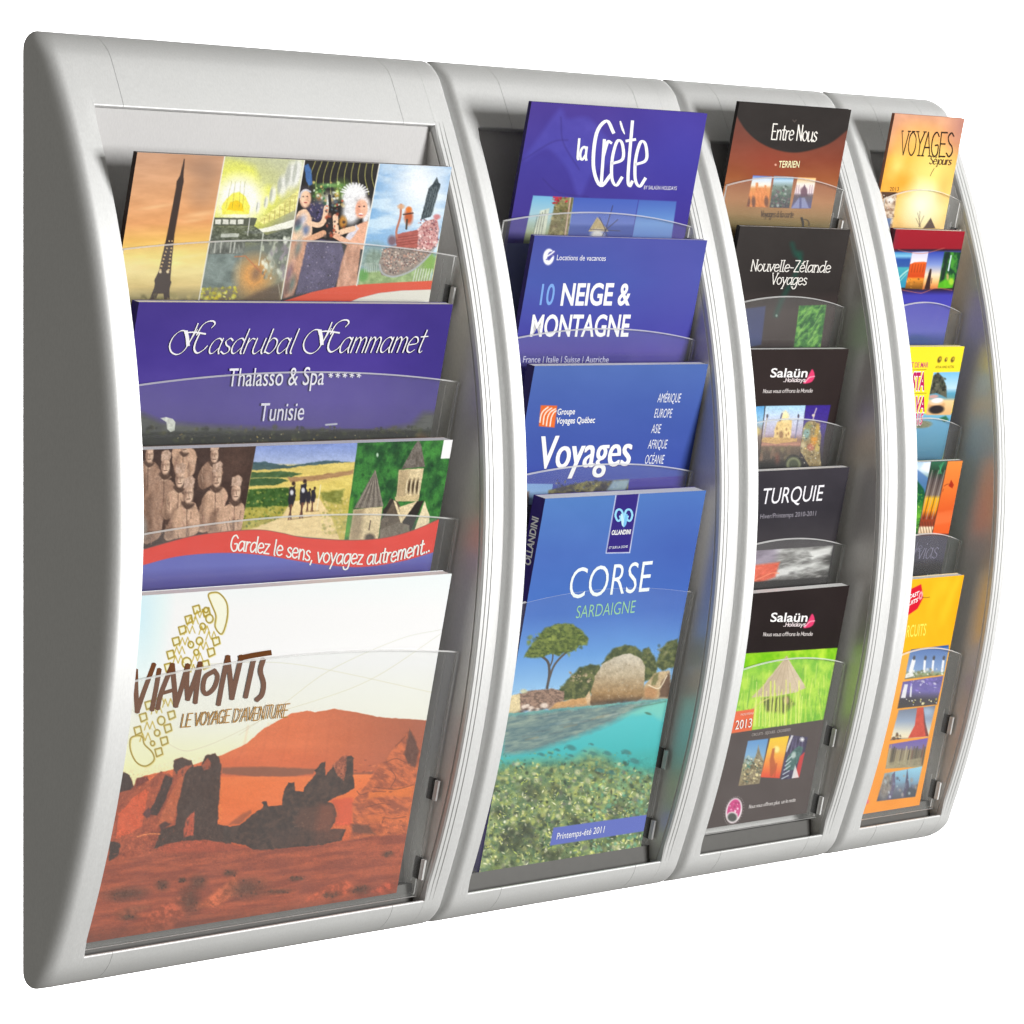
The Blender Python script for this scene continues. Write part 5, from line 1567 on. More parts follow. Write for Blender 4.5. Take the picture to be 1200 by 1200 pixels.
    s.dabs(420, (545, 930, 740, 1030), (.6, 1.8), ((226, 222, 160), (206, 206, 120), (240, 236, 206), (50, 62, 46), (176, 186, 96)), 26, .85, (.3, .9))
    s.dabs(60, (560, 960, 720, 1025), (3, 7), ((70, 80, 60), (54, 62, 52), (88, 92, 70)), 27, .4, (.5, .9))
    s.dabs(240, (690, 900, 770, 1000), (.8, 2.6), ((96, 168, 146), (120, 180, 140), (70, 130, 120), (150, 196, 150)), 21, .55)
    s.dabs(70, (560, 880, 740, 900), (.8, 2), ((60, 120, 110), (84, 150, 128), (120, 160, 110)), 24, .6)
    for x, y, r in ((560, 360, 22), (650, 345, 10), (720, 385, 18), (805, 380, 20), (840, 420, 22), (655, 385, 16), (740, 470, 18), (690, 460, 18), (500, 370, 12), (430, 390, 14), (560, 395, 12), (470, 385, 10), (620, 375, 10)):
        q = z1(c, x, y)
        s.ell(q[0], q[1], r / 3.75, r * .5 / 3.75, (64, 118, 116), .7, .35)
        s.poly([(q[0] - r / 3.75 * .8, q[1]), (q[0] - r / 2.7, q[1] - r / 9), (q[0] - r / 2.9, q[1] + r / 9)], (64, 118, 116), .6)
    s.rough = 0
    s.grain(d((-60, 590), (320, 560), (560, 430), (1100, 260), (1100, 660), (-60, 780)), .1, 1.1)
    s.grain([(480, 900), (900, 880), (900, 1100), (480, 1100)], .1, 1.1)
    # season label, banner and titles
    s.poly(c((482, 712), (900, 654), (880, 727), (466, 791)), (100, 114, 194), 1)
    s.type('Printemps-\u00e9t\u00e9 2011', z1(c, 495, 764), z1(c, 703, 733), (1.4, -7.6), (246, 248, 255))
    s.poly(a((683, 60), (787, 57), (743, 330), (636, 332)), (226, 232, 246), 1)
    s.poly(a((687, 60), (784, 57), (740, 326), (640, 328)), (48, 34, 126), 1)
    cy = (150, 214, 244)
    for sx in (-1, 1):
        s.stroke(a((716, 205), (716 + sx * 4, 160), (716 + sx * 14, 140), (716 + sx * 30, 142), (716 + sx * 37, 165), (716 + sx * 27, 188), (716 + sx * 14, 182), (716 + sx * 17, 168)), 2.4, cy)
    s.stroke(a((706, 160), (712, 200), (716, 214)), 3.2, (190, 232, 250), None, True, True)
    s.stroke(a((728, 160), (722, 195), (717, 214)), 3.2, (120, 190, 236), None, True, True)
    s.type('OLLANDINI', z1(a, 661, 250), z1(a, 744, 246), (.9, -5.2), W, .03)
    s.type('ET SUR LA LIGNE', z1(a, 650, 312), z1(a, 732, 306), (.4, -2.8), (220, 224, 240), .01)
    s.type('CORSE', z1(a, 470, 532), z1(a, 826, 498), (5.0, -36), (238, 250, 252), -.006)
    s.type('SARDAIGNE', z1(a, 503, 617), z1(a, 762, 592), (2.2, -14.6), (150, 206, 166), -.006)
    # name up the spine
    V, F = type_mesh('OLLANDINI', .03)
    x = (V[:, 0] - V[:, 0].min()) / np.ptp(V[:, 0])
    b = len(s.tv)
    s.tv += [(-1 + .0030 + .0062 * (1 - (1 - y)), .0535 - .0375 * q, 0.0003) for q, y in zip(x, V[:, 1])]
    s.tf += [tuple(b + i for i in f) for f in F]
    s.tc += [W] * len(V)


# ------------------------------------------------------------------ third rack: black brochures
def art_entre(s):
    a, b = Z(780, 80, 4.615), Z(850, 180, 10)
    s.spine = (24, 18, 18)
    s.fill(noisy(vg((115, C(80, 50, 44)), (160, C(116, 60, 46)), (185, C(134, 64, 42)), (208, C(150, 82, 44)), (235, C(176, 122, 78)), (252, C(150, 116, 70)), (262, C(110, 92, 40)), k=.04, x0=900), 30, 20, .04, 3))
    s.ell(*z1(a, 560, 520), 20, 18, (150, 60, 42), .5, 0, .9)
    s.poly(curve(a((380, 250), (430, 330), (500, 395), (590, 438), (690, 456), (790, 442), (890, 405), (970, 345), (1030, 290)), 6) + a((1060, 100), (340, 100)), noisy((40, 34, 32), 20, 12, .02, 4), 1, 2)
    s.line(a((688, 280), (697, 290), (706, 280)), .8, (110, 96, 90), .9)
    s.pen('Entre Nous', [z1(a, 568, 384), z1(a, 815, 396)], (2.4, -18), 1.6, (244, 240, 232), (2.4, .45), jig=.2)
    s.ell(*z1(a, 595, 522), 1.2, 1.2, (240, 190, 170), .9)
    s.type('TERRIEN', z1(a, 608, 536), z1(a, 720, 536), (1.2, -7.6), (252, 238, 190), .012)
    s.setclip(b((325, 255), (548, 268), (500, 628), (250, 622)))
    s.fill(vg((205, C(60, 90, 180)), (210, C(210, 226, 246)), (217, C(250, 240, 226)), (221, C(226, 150, 80)), (230, C(232, 140, 70)), (243, C(150, 84, 50))))
    for x, w, y in ((370, 24, 340), (470, 20, 370), (300, 20, 440), (420, 60, 400)):
        s.poly(b((x - w, 640), (x - w * .6, y), (x + w * .6, y), (x + w, 640)), noisy((226, 136, 68), 1.5, 3, .12, x), .9, 1)
    for x in (330, 480, 270):
        s.ell(*z1(b, x, 560), 2.4, 6, (96, 60, 46), .8)
    s.setclip(b((572, 262), (803, 275), (748, 638), (518, 632)))
    s.fill(vg((206, C(90, 150, 200)), (212, C(190, 220, 240)), (219, C(120, 140, 130)), (230, C(84, 96, 90)), (243, C(70, 66, 76))))
    s.dabs(70, z1(b, 520, 370) + z1(b, 790, 620), (.6, 1.8), ((56, 76, 66), (140, 150, 130), (110, 90, 96), (90, 120, 100), (190, 200, 196)), 5, .8)
    s.setclip(b((850, 278), (1063, 286), (1002, 642), (772, 642)))
    s.fill(vg((207, C(252, 190, 110)), (216, C(252, 236, 226)), (226, C(236, 220, 226)), (229, C(96, 84, 90)), (243, C(90, 90, 140))))
    s.poly(b((880, 500), (890, 430), (930, 360), (955, 430), (965, 500)), (100, 70, 90), .95)
    s.ell(*z1(b, 920, 435), 4, 4, (116, 80, 96), .9)
    for x in (830, 855, 985, 1010):
        s.line(b((x + 10, 370), (x - 5, 500)), .7, (150, 110, 130), .8)
    s.poly(b((860, 520), (930, 515), (980, 640), (770, 640)), (150, 156, 196), .8, 1.5)
    s.line(b((880, 520), (880, 640)), 2.6, (84, 84, 130), .8)
    s.setclip(None)
    s.pen('Voyages \u00e0 la carte', [z1(b, 412, 741), z1(b, 795, 748)], (1.1, -7.6), .55, (82, 56, 34))
    s.stroke(b((890, 750), (905, 800), (908, 850)), 2.0, (40, 30, 20), None, True)
    s.stroke(b((905, 765), (950, 775), (975, 800), (978, 850)), .7, (70, 52, 34), None, True)


def art_nz(s):
    a, b = Z(780, 80, 4.615), Z(800, 300, 4.615)
    s.spine = (20, 18, 18)
    s.fill(noisy(vg((260, C(48, 43, 41)), (340, C(42, 36, 35)), (365, C(64, 52, 50)), (398, C(60, 48, 46)), (404, C(36, 16, 16))), 30, 30, .02, 4))
    s.line(a((685, 950), (705, 1010)) + b((640, -10), (610, 100), (540, 230), (505, 320)), 5, (16, 84, 68), .55, True, 5)
    s.line(b((620, -20), (645, 40)), 4, (20, 90, 70), .5, True, 4)
    s.ell(*z1(b, 508, 322), 1.2, 1.6, (150, 170, 160), .8)
    s.poly(b((335, 285), (450, 270), (425, 480), (330, 500)), vg((358, C(62, 70, 112)), (395, C(58, 70, 124)), (406, C(40, 60, 110))), .85, 2)
    s.setclip(b((630, 268), (778, 264), (745, 500), (600, 500)))
    s.fill(two((24, 88, 36), (116, 176, 76), 3, 6, 6, .3, .7, 5, .8))
    for k in range(12):
        x, y = 610 + k * 14, 470 - (k % 5) * 45
        s.line(b((x, y), (x + 40, y - 60)), .8, (170, 206, 120) if k % 2 else (14, 60, 30), .7)
    s.setclip(None)
    s.pen('Nouvelle-Z\u00e9lande', [z1(b, 366, 80), z1(b, 795, 88)], (2.4, -13), 1.1, (236, 232, 226), None, slab=.8)
    s.pen('Voyages', [z1(b, 474, 151), z1(b, 665, 155)], (2.4, -13), 1.1, (236, 232, 226), None, slab=.8)


def salaun(s, f, x0, x1, y, ys):
    s.type('Sala\u00fcn', z1(f, x0, y), z1(f, x1 - 8, y), (1.8, -10.2), (248, 244, 244), .016)
    s.poly(f((x1 + 20, y - 42), (x1 + 34, y - 6), (x1 + 16, y + 26), (x1 - 28, y + 34), (x1 - 6, y + 4)), (226, 60, 110), 1, 1.0, True)
    s.line(f((x1 - 20, y + 30), (x1 + 6, y + 2), (x1 + 34, y - 4)), .7, (255, 226, 236), .95, True)
    s.pen('..Holidays', [z1(f, x0 + 70, y + 26), z1(f, x1 - 18, y + 24)], (1.0, -4.6), .75, (240, 226, 228))
    s.pen('Nous vous offrons le Monde', [z1(f, x0 - 40, ys), z1(f, x1 + 18, ys - 4)], (.9, -4.4), .62, (206, 198, 196))


def art_taj(s):
    a, b = Z(800, 300, 4.615), Z(870, 460, 10)
    s.spine = (20, 14, 14)
    s.fill(noisy((42, 31, 30), 30, 30, .015, 4))
    salaun(s, a, 472, 680, 655, 740)
    s.rough = .5
    s.setclip(b((-100, 175), (262, 158), (170, 1000), (-100, 1000)))
    s.fill(vg((476, C(90, 160, 214)), (495, C(160, 200, 226)), (505, C(150, 130, 120)), (540, C(50, 40, 40))))
    s.ell(*z1(b, 160, 455), 5, 5, (226, 206, 130), .8)
    s.setclip(b((272, 158), (740, 150), (640, 1000), (175, 1000)))
    s.fill(vg((475, C(170, 214, 240)), (492, C(206, 214, 236)), (508, C(190, 176, 200)), (516, C(140, 106, 90)), (521, C(196, 140, 120)), (524, C(110, 92, 76)), (538, C(70, 60, 52)), (545, C(20, 18, 18))))
    cr = noisy((238, 206, 140), 2, 3, .08, 5)
    s.poly(b((365, 545), (375, 440), (405, 350), (440, 320), (580, 320), (575, 440), (560, 550)), cr, 1)
    s.ell(*z1(b, 500, 285), 4.6, 6.2, (250, 232, 176), 1)
    s.poly(b((480, 250), (505, 205), (525, 250)), (250, 236, 190), 1)
    s.ell(*z1(b, 455, 495), 2.6, 4.6, (150, 112, 76), .9)
    for x, y in ((410, 480), (515, 430), (515, 500), (405, 420), (540, 480)):
        s.ell(*z1(b, x, y), 1.0, 1.8, (176, 130, 80), .9)
    s.line(b((465, 245), (440, 330)), 1.6, (96, 96, 130), .9)
    s.poly(b((225, 560), (240, 525), (640, 535), (640, 575), (400, 600), (225, 580)), noisy((210, 170, 110), 3, 1, .12, 6), .95)
    for x0, x1 in ((300, 240), (665, 610)):
        s.line(b((x0 - 5, 260), (x1 + 10, 530)), 1.5, (190, 176, 160) if x0 < 400 else (130, 130, 160), .95)
        s.ell(*z1(b, x0 - 8, 275), 1.2, 2.2, (80, 76, 90), .9)
    s.dabs(40, z1(b, 190, 640) + z1(b, 560, 780), (.8, 2.4), ((120, 110, 80), (90, 70, 60), (140, 110, 90)), 7, .5, (1.2, 2.2), None, (-.1, .2))
    s.ell(*z1(b, 410, 780), 2.6, 6, (130, 70, 56), .6, 0, .7)
    s.setclip(b((742, 150), (1035, 146), (960, 520), (930, 1000), (640, 1000)))
    s.fill(vg((475, C(56, 36, 136)), (500, C(70, 52, 140)), (525, C(60, 50, 70)), (545, C(40, 36, 36))))
    s.poly(b((705, 420), (755, 345), (830, 318), (890, 365), (925, 500), (905, 640), (925, 880), (790, 880), (650, 640)), noisy((150, 130, 90), 2, 3, .18, 8), 1, 1)
    for x, y, rx, ry, c in ((750, 480, 40, 70, (130, 170, 170)), (840, 560, 40, 60, (226, 150, 40)), (880, 430, 26, 80, (196, 160, 70)), (700, 620, 40, 40, (206, 190, 150)), (770, 390, 40, 40, (150, 150, 80)),
                            (880, 640, 24, 50, (216, 190, 100)), (800, 640, 40, 40, (190, 110, 90))):
        s.ell(*z1(b, x, y), rx / 10, ry / 10, c, .85, .2, .4)
    s.dabs(90, z1(b, 680, 350) + z1(b, 915, 850), (.4, 1.1), ((226, 206, 150), (60, 50, 40), (130, 150, 140), (176, 130, 60), (230, 226, 206)), 9, .75)
    s.line(b((868, 185), (845, 250), (828, 315)), 1.3, (196, 180, 190), .95)
    s.ell(*z1(b, 832, 268), 1.6, 1.6, (220, 206, 190), .95)
    s.setclip(None)
    s.rough = 0
    s.grain(b((135, 165), (1035, 146), (930, 900), (100, 900)), .12, 1.0)
    s.ell(*z1(b, 600, 840), 10.4, 11, (30, 30, 26), 1, 0, .1)
    s.ell(*z1(b, 600, 845), 8.6, 9, (126, 130, 96), 1, 0, .15)
    s.ell(*z1(b, 600, 845), 5.6, 6, (70, 76, 56), 1, 0, .2)


def art_turquie(s):
    a = Z(800, 520, 4.615)
    s.spine = (30, 28, 32)
    s.fill(noisy(vg((545, C(56, 52, 60)), (600, C(46, 43, 50)), (640, C(62, 58, 62)), (686, C(40, 36, 36)), k=-.05, x0=900), 30, 20, .02, 4))
    s.type('TURQUIE', z1(a, 424, 327), z1(a, 752, 307), (3.4, -18.4), (240, 238, 244))
    s.type('Hiver/Printemps 2010-2011', z1(a, 418, 405), z1(a, 719, 388), (.8, -5.4), (150, 146, 156))
    s.setclip(a((330, 582), (814, 550), (785, 720), (330, 752)))
    s.fill(two((66, 64, 62), (216, 216, 214), 30, 9, 7, .34, .72, 4, -.15))
    s.poly(a((330, 560), (520, 560), (500, 650), (330, 680)), (150, 136, 160), .7, 9)
    s.poly(a((330, 650), (400, 655), (525, 640), (500, 720), (400, 760), (330, 760)), noisy((226, 84, 50), 5, 3, .12, 8), .92, 3)
    s.line(a((390, 740), (480, 700), (520, 700)), 1.4, (250, 150, 110), .7, True)
    s.poly(a((680, 580), (820, 550), (800, 600), (700, 620)), (246, 246, 244), .8, 4)
    s.dabs(40, z1(a, 530, 600) + z1(a, 790, 730), (1, 4), ((60, 58, 58), (200, 198, 196), (120, 116, 114)), 9, .4, (.15, .35), None, (-.3, .1))
    s.setclip(None)
    s.poly(a((330, 752), (785, 722), (780, 800), (330, 830)), (30, 26, 26), .8, 4)


def art_rice(s):
    a, b, c = Z(800, 520, 4.615), Z(790, 760, 4.615), Z(830, 850, 8)
    s.spine = (26, 18, 18)
    s.fill(noisy(vg((685, C(36, 26, 26)), (760, C(34, 25, 25)), (850, C(76, 64, 62)), (985, C(72, 60, 58))), 30, 30, .02, 4))
    salaun(s, a, 472, 680, 962, 1040)
    s.rough = .4
    s.setclip(b((340, 30), (884, -4), (806, 384), (280, 462)))
    s.fill(two((120, 190, 28), (186, 226, 64), 9, 12, 5, .3, .7, 4))
    s.poly(b((330, 20), (560, 10), (520, 120), (330, 160)), (110, 190, 10), .5, 9)
    R = random.Random(3)
    for _ in range(150):
        x = R.uniform(300, 880)
        y = R.uniform(180, 460)
        h = R.uniform(50, 130)
        s.line(b((x, y), (x + R.uniform(-6, 22), y - h)), R.uniform(.5, 1.3), R.choice(((206, 232, 110), (110, 170, 40), (160, 210, 50), (230, 236, 120), (90, 150, 40))), .6)
    s.poly(b((470, 270), (620, 255), (650, 300), (600, 350), (500, 340)), (70, 58, 30), .7, 4)
    s.ell(*z1(b, 605, 280), 3, 5, (200, 170, 140), .8)
    s.poly(b((608, 40), (650, 110), (714, 212), (660, 236), (560, 256), (420, 264), (480, 200), (560, 100)), noisy((216, 196, 168), 4, 5, .06, 7), 1)
    s.poly(b((608, 40), (620, 110), (600, 250), (420, 264), (480, 200), (560, 100)), (176, 152, 124), .35, 5)
    for k in range(5):
        s.line(b((608, 50), (460 + k * 56, 255)), .5, (170, 146, 118), .6)
    s.line(b((420, 330), (470, 290), (520, 265)), 1.6, (196, 190, 110), .9, True)
    for _ in range(46):
        x = R.uniform(430, 720)
        s.line(b((x, 420), (x + R.uniform(-4, 18), 420 - R.uniform(110, 250))), R.uniform(.6, 1.3), R.choice(((230, 240, 110), (190, 224, 60), (240, 244, 150))), .75)
    s.setclip(None)
    s.rough = 0
    s.poly(b((300, 345), (434, 325), (420, 442), (300, 460)), noisy((232, 100, 52), 9, 9, .04, 2), 1)
    s.type('2013', z1(b, 325, 437), z1(b, 414, 423), (1.2, -10.4), (252, 246, 240))
    s.type('NOUVEAU', z1(b, 356, 362), z1(b, 424, 353), (.4, -2.6), (250, 220, 205))
    s.type('CIRCUITS - S\u00c9JOURS - CROISI\u00c8RES', z1(b, 415, 473), z1(b, 624, 444), (.5, -3.2), (176, 166, 162))
    s.setclip(c((372, 146), (562, 124), (478, 545), (282, 568)))
    s.fill(vg((866, C(96, 150, 206)), (885, C(130, 176, 214)), (896, C(160, 156, 120)), (922, C(150, 130, 96))))
    s.poly(c((430, 330), (455, 250), (470, 180), (485, 250), (520, 350), (480, 545), (300, 560), (350, 420)), noisy((140, 126, 96), 1.5, 2, .2, 3), .95, 1)
    s.dabs(90, z1(c, 300, 300) + z1(c, 510, 550), (.5, 1.5), ((226, 212, 160), (96, 84, 60), (60, 80, 70), (190, 170, 120), (236, 226, 190)), 4, .8)
    s.dabs(20, z1(c, 350, 290) + z1(c, 400, 420), (.6, 1.8), ((60, 110, 96), (180, 206, 206), (90, 130, 110)), 5, .8)
    s.setclip(c((580, 122), (757, 98), (668, 495), (490, 486)))
    s.fill(vg((862, C(250, 206, 30)), (880, C(250, 190, 60)), (895, C(244, 140, 50)), (912, C(226, 70, 40))))
    s.ell(*z1(c, 640, 225), 3.4, 4, (252, 236, 150), .95)
    s.poly(c((575, 330), (600, 220), (625, 210), (615, 300), (640, 400), (600, 480), (580, 480)), (176, 80, 30), .8, 1.5)
    s.line(c((640, 360), (620, 480)), 2, (190, 80, 30), .7)
    s.setclip(c((760, 90), (936, 110), (852, 488), (676, 512)))
    s.fill(noisy((62, 54, 86), 3, 5, .12, 6))
    for k in range(6):
        s.line(c((740 + k * 30, 120), (700 + k * 34, 260)), .8, (130, 120, 160), .6)
    s.line(c((790, 90), (730, 240)), 2.4, (226, 224, 226), .9)
    s.poly(c((740, 300), (790, 240), (850, 190), (890, 210), (860, 300), (800, 420), (720, 420)), noisy((70, 110, 104), 2, 2, .14, 7), .95)
    s.ell(*z1(c, 800, 280), 2.6, 4, (190, 206, 200), .9, .3)
    s.poly(c((860, 290), (915, 240), (860, 490), (800, 500), (830, 400)), (206, 50, 50), .95)
    s.poly(c((780, 500), (815, 370), (850, 490)), (236, 234, 232), .9)
    for k in range(5):
        s.line(c((690 + k * 10, 500 - k * 40), (750 + k * 8, 470 - k * 45)), 1.1, (206, 220, 226), .9)
    for an in (0, .8, 1.57, 2.36):
        s.line([(z1(c, 880, 132)[0] + math.cos(an) * 2.6, z1(c, 880, 132)[1] + math.sin(an) * 2.6), (z1(c, 880, 132)[0] - math.cos(an) * 2.6, z1(c, 880, 132)[1] - math.sin(an) * 2.6)], .8, W, 1)
    s.setclip(None)
    q = z1(c, 240, 800)
    s.ell(q[0], q[1], 9.4, 15.2, (240, 226, 232), 1, .24, .06)
    s.ell(q[0], q[1] - .6, 7.6, 13, (206, 60, 130), 1, .24, .08)
    s.dabs(26, (q[0] - 5, q[1] - 9, q[0] + 6, q[1] + 4), (.5, 1.5), ((236, 110, 170), (250, 220, 232), (170, 40, 100)), 8, .85)
    s.ell(q[0] - 2, q[1] + 7.4, 6.6, 6.2, (240, 230, 230), 1, .24, .1)
    s.ell(q[0] - 2, q[1] + 7.8, 5.4, 5, (70, 74, 70), 1, .24, .2)
    R = random.Random(9)
    for k in range(30):
        t = k / 30 * 6.283
        s.ell(q[0] + math.cos(t) * 11.2 - math.sin(t) * 3.4, q[1] + math.sin(t) * 16.6, .5, .5, (190, 180, 180), .7)
    s.pen('Nous vous offrons plus que le reste', [z1(c, 372, 777), z1(c, 806, 708)], (.7, -4.2), .6, (196, 188, 186))


# ------------------------------------------------------------------ fourth rack: slim leaflets
def art_tipi(s):
    a = Z(980, 90, 5.4545)
    s.spine = (150, 100, 80)
    s.fill(noisy(vg((130, C(216, 160, 132)), (165, C(236, 164, 104)), (178, C(238, 172, 92)), (186, C(246, 180, 70)), (215, C(244, 166, 60)), (240, C(250, 206, 96)), (268, C(240, 190, 110))), 16, 16, .07, 4))
    s.ell(*z1(a, 800, 330), 12, 28, (170, 116, 116), .65, .2, .9)
    s.ell(*z1(a, 350, 300), 6, 30, (206, 150, 130), .5, .2, .9)
    for x, y, rx, ry, c, al in ((540, 440, 120, 100, (252, 206, 90), .6), (600, 760, 120, 200, (255, 240, 170), .9), (640, 620, 130, 120, (254, 226, 120), .7), (540, 820, 90, 110, (255, 250, 226), .9), (390, 580, 40, 80, (252, 226, 130), .7),
                                (690, 700, 40, 90, (250, 170, 80), .5), (420, 680, 60, 60, (246, 160, 40), .6)):
        s.ell(*z1(a, x, y), rx / 5.45, ry / 5.45, c, al, .2, .8)
    s.poly(a((260, 740), (390, 740), (350, 1000), (200, 1000)), two((226, 206, 190), (130, 96, 76), 4, 3, 6), .9, 2)
    s.poly(a((285, 735), (385, 738), (375, 760), (300, 775)), (70, 46, 34), .9)
    s.ell(*z1(a, 345, 790), 4, 4, (246, 240, 236), .9)
    s.poly(a((300, 905), (352, 905), (340, 970), (290, 980)), (76, 110, 166), .9, 2)
    s.dabs(20, z1(a, 300, 750) + z1(a, 380, 900), (.5, 1.4), ((110, 76, 60), (250, 246, 240), (190, 150, 130)), 7, .8)
    for x0, x1, y0 in ((520, 540, 870), (535, 530, 860), (560, 528, 890), (510, 535, 905)):
        s.line(a((x0, y0), (x1, 960)), .5, (90, 66, 50), .8)
    s.poly(a((556, 970), (604, 902), (634, 970)), (78, 52, 40), 1)
    s.stroke(a((600, 635), (612, 610), (626, 585)), .6, (110, 70, 40))
    s.type('2013', z1(a, 340, 730), z1(a, 398, 730), (.6, -4.6), (110, 66, 36))
    s.pen('VOYAGES', [z1(a, 404, 500), z1(a, 742, 512)], (3.0, -28), 1.9, (52, 34, 16), (1.57, .4), slab=.85)
    s.pen('S\u00e9jours', [z1(a, 592, 558), z1(a, 732, 564)], (2.2, -9.5), .95, (96, 64, 46), (2.4, .5))


def art_redband(s):
    a = Z(980, 240, 5.4545)
    s.spine = (90, 34, 50)
    s.fill(vg((265, C(158, 12, 38)), (291, C(150, 10, 36)), (293, C(40, 24, 40)), (295, C(60, 60, 130)), (338, C(44, 24, 30)), (342, C(46, 36, 110)), (346, C(64, 62, 170)), (366, C(74, 72, 176)), (388, C(88, 92, 180)), (400, C(40, 60, 130))))
    s.ell(*z1(a, 372, 220), 3, 16, (120, 60, 60), .5, .1, .8)
    s.setclip(a((330, 300), (487, 304), (440, 530), (330, 530)))
    s.fill(vg((295, C(60, 130, 190)), (300, C(130, 196, 226)), (304, C(40, 80, 160)), (312, C(50, 90, 160)), (314, C(70, 170, 180)), (336, C(40, 140, 176))))
    s.line(a((380, 490), (430, 440), (470, 410)), 1.6, (190, 230, 216), .8, True)
    s.line(a((395, 500), (450, 440)), 1.0, (170, 220, 200), .7)
    s.setclip(a((487, 303), (590, 300), (552, 540), (440, 535)))
    s.fill(vg((294, C(206, 206, 232)), (304, C(236, 226, 232)), (308, C(226, 96, 30)), (324, C(206, 70, 20)), (327, C(240, 150, 50)), (338, C(120, 76, 20))))
    s.poly(a((440, 300), (600, 300), (595, 372), (560, 362), (500, 366), (470, 380)), vg((294, C(200, 200, 230)), (308, C(240, 232, 236))), 1)
    for k in range(5):
        s.line(a((490 + k * 18, 380), (480 + k * 18, 430)), .8, (130, 40, 14), .6)
    s.dabs(16, z1(a, 450, 470) + z1(a, 545, 530), (.6, 1.5), ((150, 100, 30), (240, 160, 60), (90, 60, 20)), 4, .7)
    s.setclip(a((590, 300), (692, 300), (650, 535), (550, 540)))
    s.fill(vg((295, C(50, 70, 170)), (310, C(130, 150, 210)), (322, C(240, 220, 190)), (330, C(246, 190, 120)), (338, C(206, 120, 60))))
    s.poly(a((598, 410), (610, 410), (598, 540), (562, 540)), (56, 34, 34), 1)
    s.line(a((612, 470), (608, 500)), 1.0, (110, 70, 60), .9)
    s.setclip(a((692, 300), (800, 304), (745, 530), (648, 535)))
    s.fill(two((20, 66, 40), (70, 150, 50), 4, 6, 8))
    s.poly(a((700, 300), (730, 300), (690, 480), (660, 500)), (20, 36, 34), .8, 2)
    s.line(a((735, 325), (716, 420)), 1.4, (216, 232, 240), .95)
    s.poly(a((650, 500), (690, 480), (750, 470), (745, 540), (640, 540)), (96, 190, 30), .85, 3)
    s.ell(*z1(a, 735, 490), 3, 4, (170, 210, 60), .9)
    s.ell(*z1(a, 712, 460), 1.4, 4, (206, 170, 110), .8)
    s.setclip(None)
    for pts in (((395, 285), (450, 300), (560, 310), (690, 276)), ((400, 540), (520, 562), (560, 560), (640, 532), (740, 546))):
        s.line(a(*pts), .8, (196, 110, 90), .8, True)
    s.poly(a((420, 865), (500, 830), (600, 850), (600, 900), (420, 900)), (40, 70, 130), .7, 4)


def art_costa(s):
    a = Z(980, 380, 5.4545)
    s.spine = (190, 170, 40)
    s.fill(noisy((250, 226, 44), 30, 30, .012, 3))
    s.poly(a((300, 572), (760, 570), (640, 1000), (300, 1000)), vg((485, C(120, 186, 214)), (495, C(96, 160, 196)), (520, C(76, 140, 170)), (540, C(50, 110, 140))), 1, 1.5)
    s.setclip(a((622, 308), (800, 304), (732, 580), (572, 580)))
    s.fill(vg((436, C(120, 190, 230)), (455, C(190, 222, 240)), (461, C(90, 160, 190)), (466, C(96, 150, 170)), (470, C(240, 206, 150)), (486, C(226, 176, 120))))
    s.poly(a((590, 450), (620, 330), (650, 306), (682, 340), (705, 400), (706, 470), (640, 440)), two((40, 44, 40), (96, 96, 80), 3, 5, 5), 1, 1.5)
    s.dabs(26, z1(a, 610, 330) + z1(a, 700, 440), (.5, 1.6), ((30, 36, 30), (120, 120, 100), (70, 80, 60)), 6, .7)
    s.ell(*z1(a, 640, 520), 10, 7, (214, 164, 112), .95, -.1, .15)
    s.ell(*z1(a, 640, 545), 9, 5, (40, 34, 38), .97, -.1, .2)
    s.ell(*z1(a, 640, 500), 9, 3, (236, 200, 160), .95, -.1, .2)
    s.ell(*z1(a, 645, 487), 7, 3, (240, 234, 236), .95, -.1, .2)
    s.ell(*z1(a, 620, 462), 6, 2, (216, 160, 150), .9, -.1, .3)
    s.setclip(None)
    s.ell(*z1(a, 545, 640), 12, 4.4, noisy((120, 120, 84), 2, 2, .1, 7), .95, -.05, .2)
    s.dabs(12, z1(a, 490, 630) + z1(a, 600, 662), (.6, 1.6), ((170, 160, 130), (80, 90, 60)), 8, .7)
    s.poly(a((660, 600), (700, 585), (720, 610), (690, 625)), (40, 100, 60), .9, 2)
    for x, r in ((660, 1.0), (702, .7), (744, .9)):
        s.ell(*z1(a, x, 226), 2.2 * r, 3.8 * r, (90, 66, 30), .95, .4)
        s.ell(*z1(a, x + 4, 222), 1.0, 1.6, (214, 190, 60), .9, .4)
    s.type('ATUA AND KETIK', z1(a, 632, 282), z1(a, 752, 280), (.4, -3.0), (120, 84, 30))
    R = (190, 16, 92)
    for t, x0, x1, y, h in (('LLORET DE MAR', 410, 586, 276, 6), ('COSTA', 408, 562, 418, 19.5), ('BRAVA', 412, 564, 556, 16.5), ('2015', 470, 546, 640, 12.5)):
        if h > 10:
            s.type(t, z1(a, x0, y), z1(a, x1, y), (2.2, -h), (252, 232, 236), .07)
        s.type(t, z1(a, x0, y), z1(a, x1, y), (2.2 if h > 10 else .8, -h), R if h > 13 else (206, 70, 120), .03 if h > 10 else .01)
    for y in (290, 440):
        s.stroke(a((400, y + 3), (575, y)), .7, (150, 120, 30), None, False)


